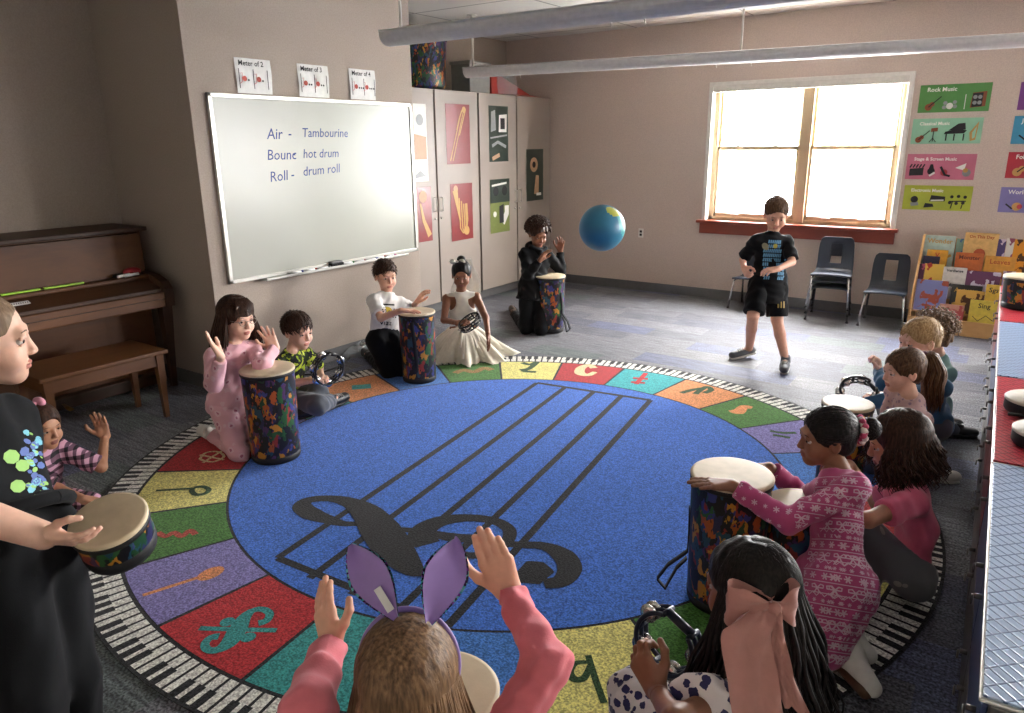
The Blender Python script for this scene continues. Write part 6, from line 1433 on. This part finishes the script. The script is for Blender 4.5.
for a,(q0,q1) in (('R',((838,640),(868,660))),('L',((845,660),(872,682)))):
    an=fl(846 if a=='L' else 842,652 if a=='L' else 632,.07); toe=fl(872 if a=='L' else 868,688 if a=='L' else 655,.06)
    d=(toe-an); d.z=0; d.normalize(); o=S(); o.cap(an-d*.05,an+d*.03,.043,.040); o.cap(an+d*.03,toe,.040,.028,k=.02); o.cap(an+d*.01,an+d*.03+UP*.03,.036,.03,k=.02); b=MB(); addsn(b,o,.005,mwsh); bt=b.build('boot',k['root'],k['base'])
    b=MB(); sd=d.cross(UP); o=S(); c1=an+d*.02+sd*.0-UP*.03; o.ecap(c1+sd*.028,toe+sd*.02-UP*.012,.020,.022,UP,.9); addsn(b,o,.004,mbsole); b.build('sole',bt,k['base'])
# ---- 14 girl with long black hair and a big pink bow ----------------------------------------
k=kid('girl seen from behind with long black hair and a large dusty pink bow','brown',HB,1.12,(748,590,1.62),1.02,(-.62,-.75,-.15),(-.7,-.7,0),(752,650,1),(742,760,1),
  {'R':((765,720,-1),(740,700,1)),'L':((676,722,-1),(656,690,1))},
  {'R':(fl(700,730,.10),fl(740,790,.06),(.3,0,0)),'L':(fl(640,700,.22),fl(680,770,.06),(-.5,-.3,0))},
  {'R':(D3(-.6,-.6,0),D3(0,0,-1),1,.3,.3,.5),'L':(D3(-.45,-.5,.75),D3(.5,-.6,0),-1,1.1,.2,.8)},
  [dict(k='shirt',n='dress_top',m=mdot,g=.016,sl=.55,sg=.040,hem=-.1,fold=.006,ff=80,seed=31,h=.0055),dict(k='pants',n='dress_skirt',m=mdot,g=.035,len=1.12,fold=.008,h=.0065)],h=.0065,hr=.0019)
J=k['J'];W=k['W'];R=k['R']; b,_=hair_cap(J['head'],R,1.02,HB,front=.066,nape=-.10,inflate=1.05,tuft=.003,fr=150)
drape_long(b,W,R,J['head'],1.02,HB,760,.44,spread=.085,seed=15,yf=.60,r=.0056,curl=.010,cfr=2.0,infl=1.05,jitter=.045,steps=18)
b.build('hair',k['root'],k['base'])
mtul=mat('dusty_pink_chiffon','b9837a',.75,sheen=.4,bmp=.2,bs=200,alpha=.93); cb=at(772,606,1.50); bd=MB()
X=RH; Y=UP; Zc=TC
def ribbon(pts,ws,name_mb,tw=0,m=mtul,side=None):
    vs=[];n=len(pts)
    for i,p in enumerate(pts):
        sd=(side or X); 
        for j in range(7):
            u=j/6-.5; vs.append(p+sd*ws[i]*u*2+TC*(.010*math.sin(j*2.1+i*.25+tw)))
    name_mb.add(vs,[[i*7+j,i*7+j+1,(i+1)*7+j+1,(i+1)*7+j] for i in range(n-1) for j in range(6)],m,True)
for sx,lx in ((-1,.095),(1,.050)):
    vs=[];n=22
    for i in range(n+1):
        a=PI*2*i/n
        for j in range(7):
            u=j/6-.5; rr_=(1-math.cos(a))/2; w=.006+.040*math.sin(rr_*PI*.5)
            vs.append(cb+X*sx*lx*rr_+Y*(u*2*w+.008)+Zc*(.020*math.sin(a)+.006*math.sin(j*2+a*3)))
    bd.add(vs,[[i*7+j,i*7+j+1,(i+1)*7+j+1,(i+1)*7+j] for i in range(n) for j in range(6)],mtul,True)
bd.sphere(cb+Zc*.012,.016,mtul,sc=(1,1,1.1)).build('bow_loops',k['root'],k['base'])
def curve(pts,n=16):
    P=[Vector(p) for p in pts]; out=[]
    for i in range(len(P)-1):
        p0,p1,p2,p3=P[max(i-1,0)],P[i],P[i+1],P[min(i+2,len(P)-1)]
        for s_ in range(n):
            t=s_/n; out.append(.5*((2*p1)+(p2-p0)*t+(2*p0-5*p1+4*p2-p3)*t*t+(-p0+3*p1-3*p2+p3)*t**3))
    return out+[P[-1]]
b=MB(); P=curve([at(762,606,1.49),at(748,635,1.45),at(752,680,1.43),at(762,730,1.42)]); ribbon(P,[.02+.030*min(1,i/14) for i in range(len(P))],b); b.build('bow_tail',k['root'],k['base'])
b=MB(); P=curve([at(774,608,1.485),at(778,640,1.45),at(782,672,1.44),at(798,712,1.43)]); ribbon(P,[.012+.016*i/len(P) for i in range(len(P))],b,1.3,side=(X*.8+TC*.6)); b.build('bow_tail',k['root'],k['base'])
tamb(at(668,641,1.74),D3(-.55,.7,.25),D3(.35,.2,.9),.075,'dark blue tambourine with large jingles held by the girl with the pink bow',color=mat('navy_gloss','1a2238',.3),nj=4,arc=(30,330))
# ---- 15 girl with the rabbit ears, nearest the camera ------------------------------------------
k=kid('girl seen from behind wearing purple rabbit ears, both hands raised','light',HLB,1.12,(409,683,1.20),.98,(.05,-.98,-.20),(.05,-1,0),(406,742,1),(405,850,1),
  {'R':((549,664,1),(508,590,1)),'L':((306,710,-1),(331,645,1))},kneel(410,860,(0,-1),1.12),
  {'R':(D3(-.33,-.02,.94),D3(-.15,-.95,.1),1,.08,-.25,.35),'L':(D3(-.22,-.42,.82),D3(.55,-.75,-.1),-1,.16,-.1,.1,.82)},
  [dict(k='shirt',n='pink_top',m=msalmon,g=.014,sl=1.94,sg=.013,hem=-.05,fold=.0055,ff=95,seed=41,h=.0045,cf=.7)],h=.006,hr=.0015,hsz=1.04,sw=.125)
J=k['J'];W=k['W'];R=k['R']; b,_=hair_cap(J['head'],R,1.02,HLB,front=.070,nape=-.12,inflate=1.03,tuft=.0008,fr=260)
drape_long(b,W,R,J['head'],.98,HLB,2000,.34,spread=.04,seed=18,yf=.66,st0=.0,st1=.35,r=.0025,infl=1.06,jitter=.02,steps=13,curl=.003,cfr=1.5)
b.build('hair',k['root'],k['base'])
mpur=mat('lilac_satin','8a6db0',.45,sheen=.5); mseq=patches('sequins',['3fb0b8','2a1c3a','7a3fa0','1c1a2a','6fc0c0','3a2a5a'],260,.0,.18,spec=.9)
b=MB(); pts=[W(.081*math.sin(a),.004,.034+.092*math.cos(a)) for a in [math.radians(-108+216*i/28) for i in range(29)]]
b.tube(pts,.0085,mpur,10,flat=.5,upv=R.col[1]); hb=b.build('headband',k['root'],k['base'])
def ear(base,tip,w,bend,name,back):
    o=MB(); n=18;vs=[]; ax=(tip-base); L=ax.length; ax.normalize(); sd=ax.cross(back).normalized()
    for sgn in (1,-1):
        for i in range(n+1):
            t=i/n; ww=w*(math.sin(PI*min(1,(t*.93+.05)))**.75)*(.55+.75*t if t<.6 else 1.0); c=base+ax*L*t+bend*math.sin(t*PI*.5)**2
            for j in range(9):
                u=j/8*2-1; ww_=ww*(1 if sgn>0 else 1.13); vs.append(c+sd*u*ww_+back*(sgn*.010*(1-u*u)*math.sin(PI*min(1,t+.1))+.012*u*u))
    m=(n+1)*9; 
    for s_,mm in ((0,mpur),(1,mseq)):
        o.add(vs[s_*m:(s_+1)*m],[[i*9+j,i*9+j+1,(i+1)*9+j+1,(i+1)*9+j] for i in range(n) for j in range(8)],mm,True)
    return o.build(name,k['root'],k['base'])
e1=ear(at(398,616,1.17),at(354,543,1.20),.036,-RH*.002,'rabbit_ear',(TC*.95-RH*.15+UP*.2).normalized()); e2=ear(at(428,620,1.17),at(453,536,1.22),.038,RH*.005,'rabbit_ear',(TC*.95+RH*.25).normalized())
b=MB(); P0,P1=at(377,588,1.165),at(391,611,1.155); b.box(0,(P1-P0).length,-.006,.006,-.0008,.0008,mpap,T=frame(P0,P1-P0,RH)); b.build('care_tag',k['root'],k['base'])
drum(*fl(440,692,.50)[:2],.125,.50,'tall drum in front of the girl with the rabbit ears, mostly hidden by her head')
SKY,SUN,EXPO=28.0,0.0,1.42
# ================================================================ LIGHT
w=bpy.data.worlds.new('sky'); bpy.context.scene.world=w; w.use_nodes=True; t=w.node_tree; bg=t.nodes['Background']
bg.inputs[0].default_value=(1,.99,.98,1); bg.inputs[1].default_value=SKY
def area(name,loc,rot,sx,sy,power,col):
    l=bpy.data.lights.new(name,'AREA'); l.shape='RECTANGLE'; l.size=sx; l.size_y=sy; l.energy=power; l.color=col
    o=bpy.data.objects.new(name,l); COL.objects.link(o); o.location=loc; o.rotation_euler=rot; return o
for (x0,x1) in BW:
    o=area('daylight_portal',((x0+x1)/2,YB+.18,(wz0+wz1)/2),(math.radians(-90),0,0),x1-x0,wz1-wz0,1,(1,1,1)); o.data.cycles.is_portal=True
o=area('daylight_portal',((wx0+wx1)/2,YB+.18,(wz0+wz1)/2),(math.radians(-90),0,0),wx1-wx0,wz1-wz0,1,(1,1,1)); o.data.cycles.is_portal=True
s=bpy.data.lights.new('sun','SUN'); s.energy=SUN; s.angle=math.radians(12); s.color=(1,.93,.82)
so=bpy.data.objects.new('sun',s); COL.objects.link(so); so.rotation_euler=Vector((-1,-.42,-.42)).to_track_quat('-Z','Y').to_euler()
sc=bpy.context.scene; sc.view_settings.view_transform='Standard'; sc.view_settings.look='None'; sc.view_settings.gamma=1; sc.view_settings.exposure=EXPO
sc.view_settings.use_curve_mapping=False
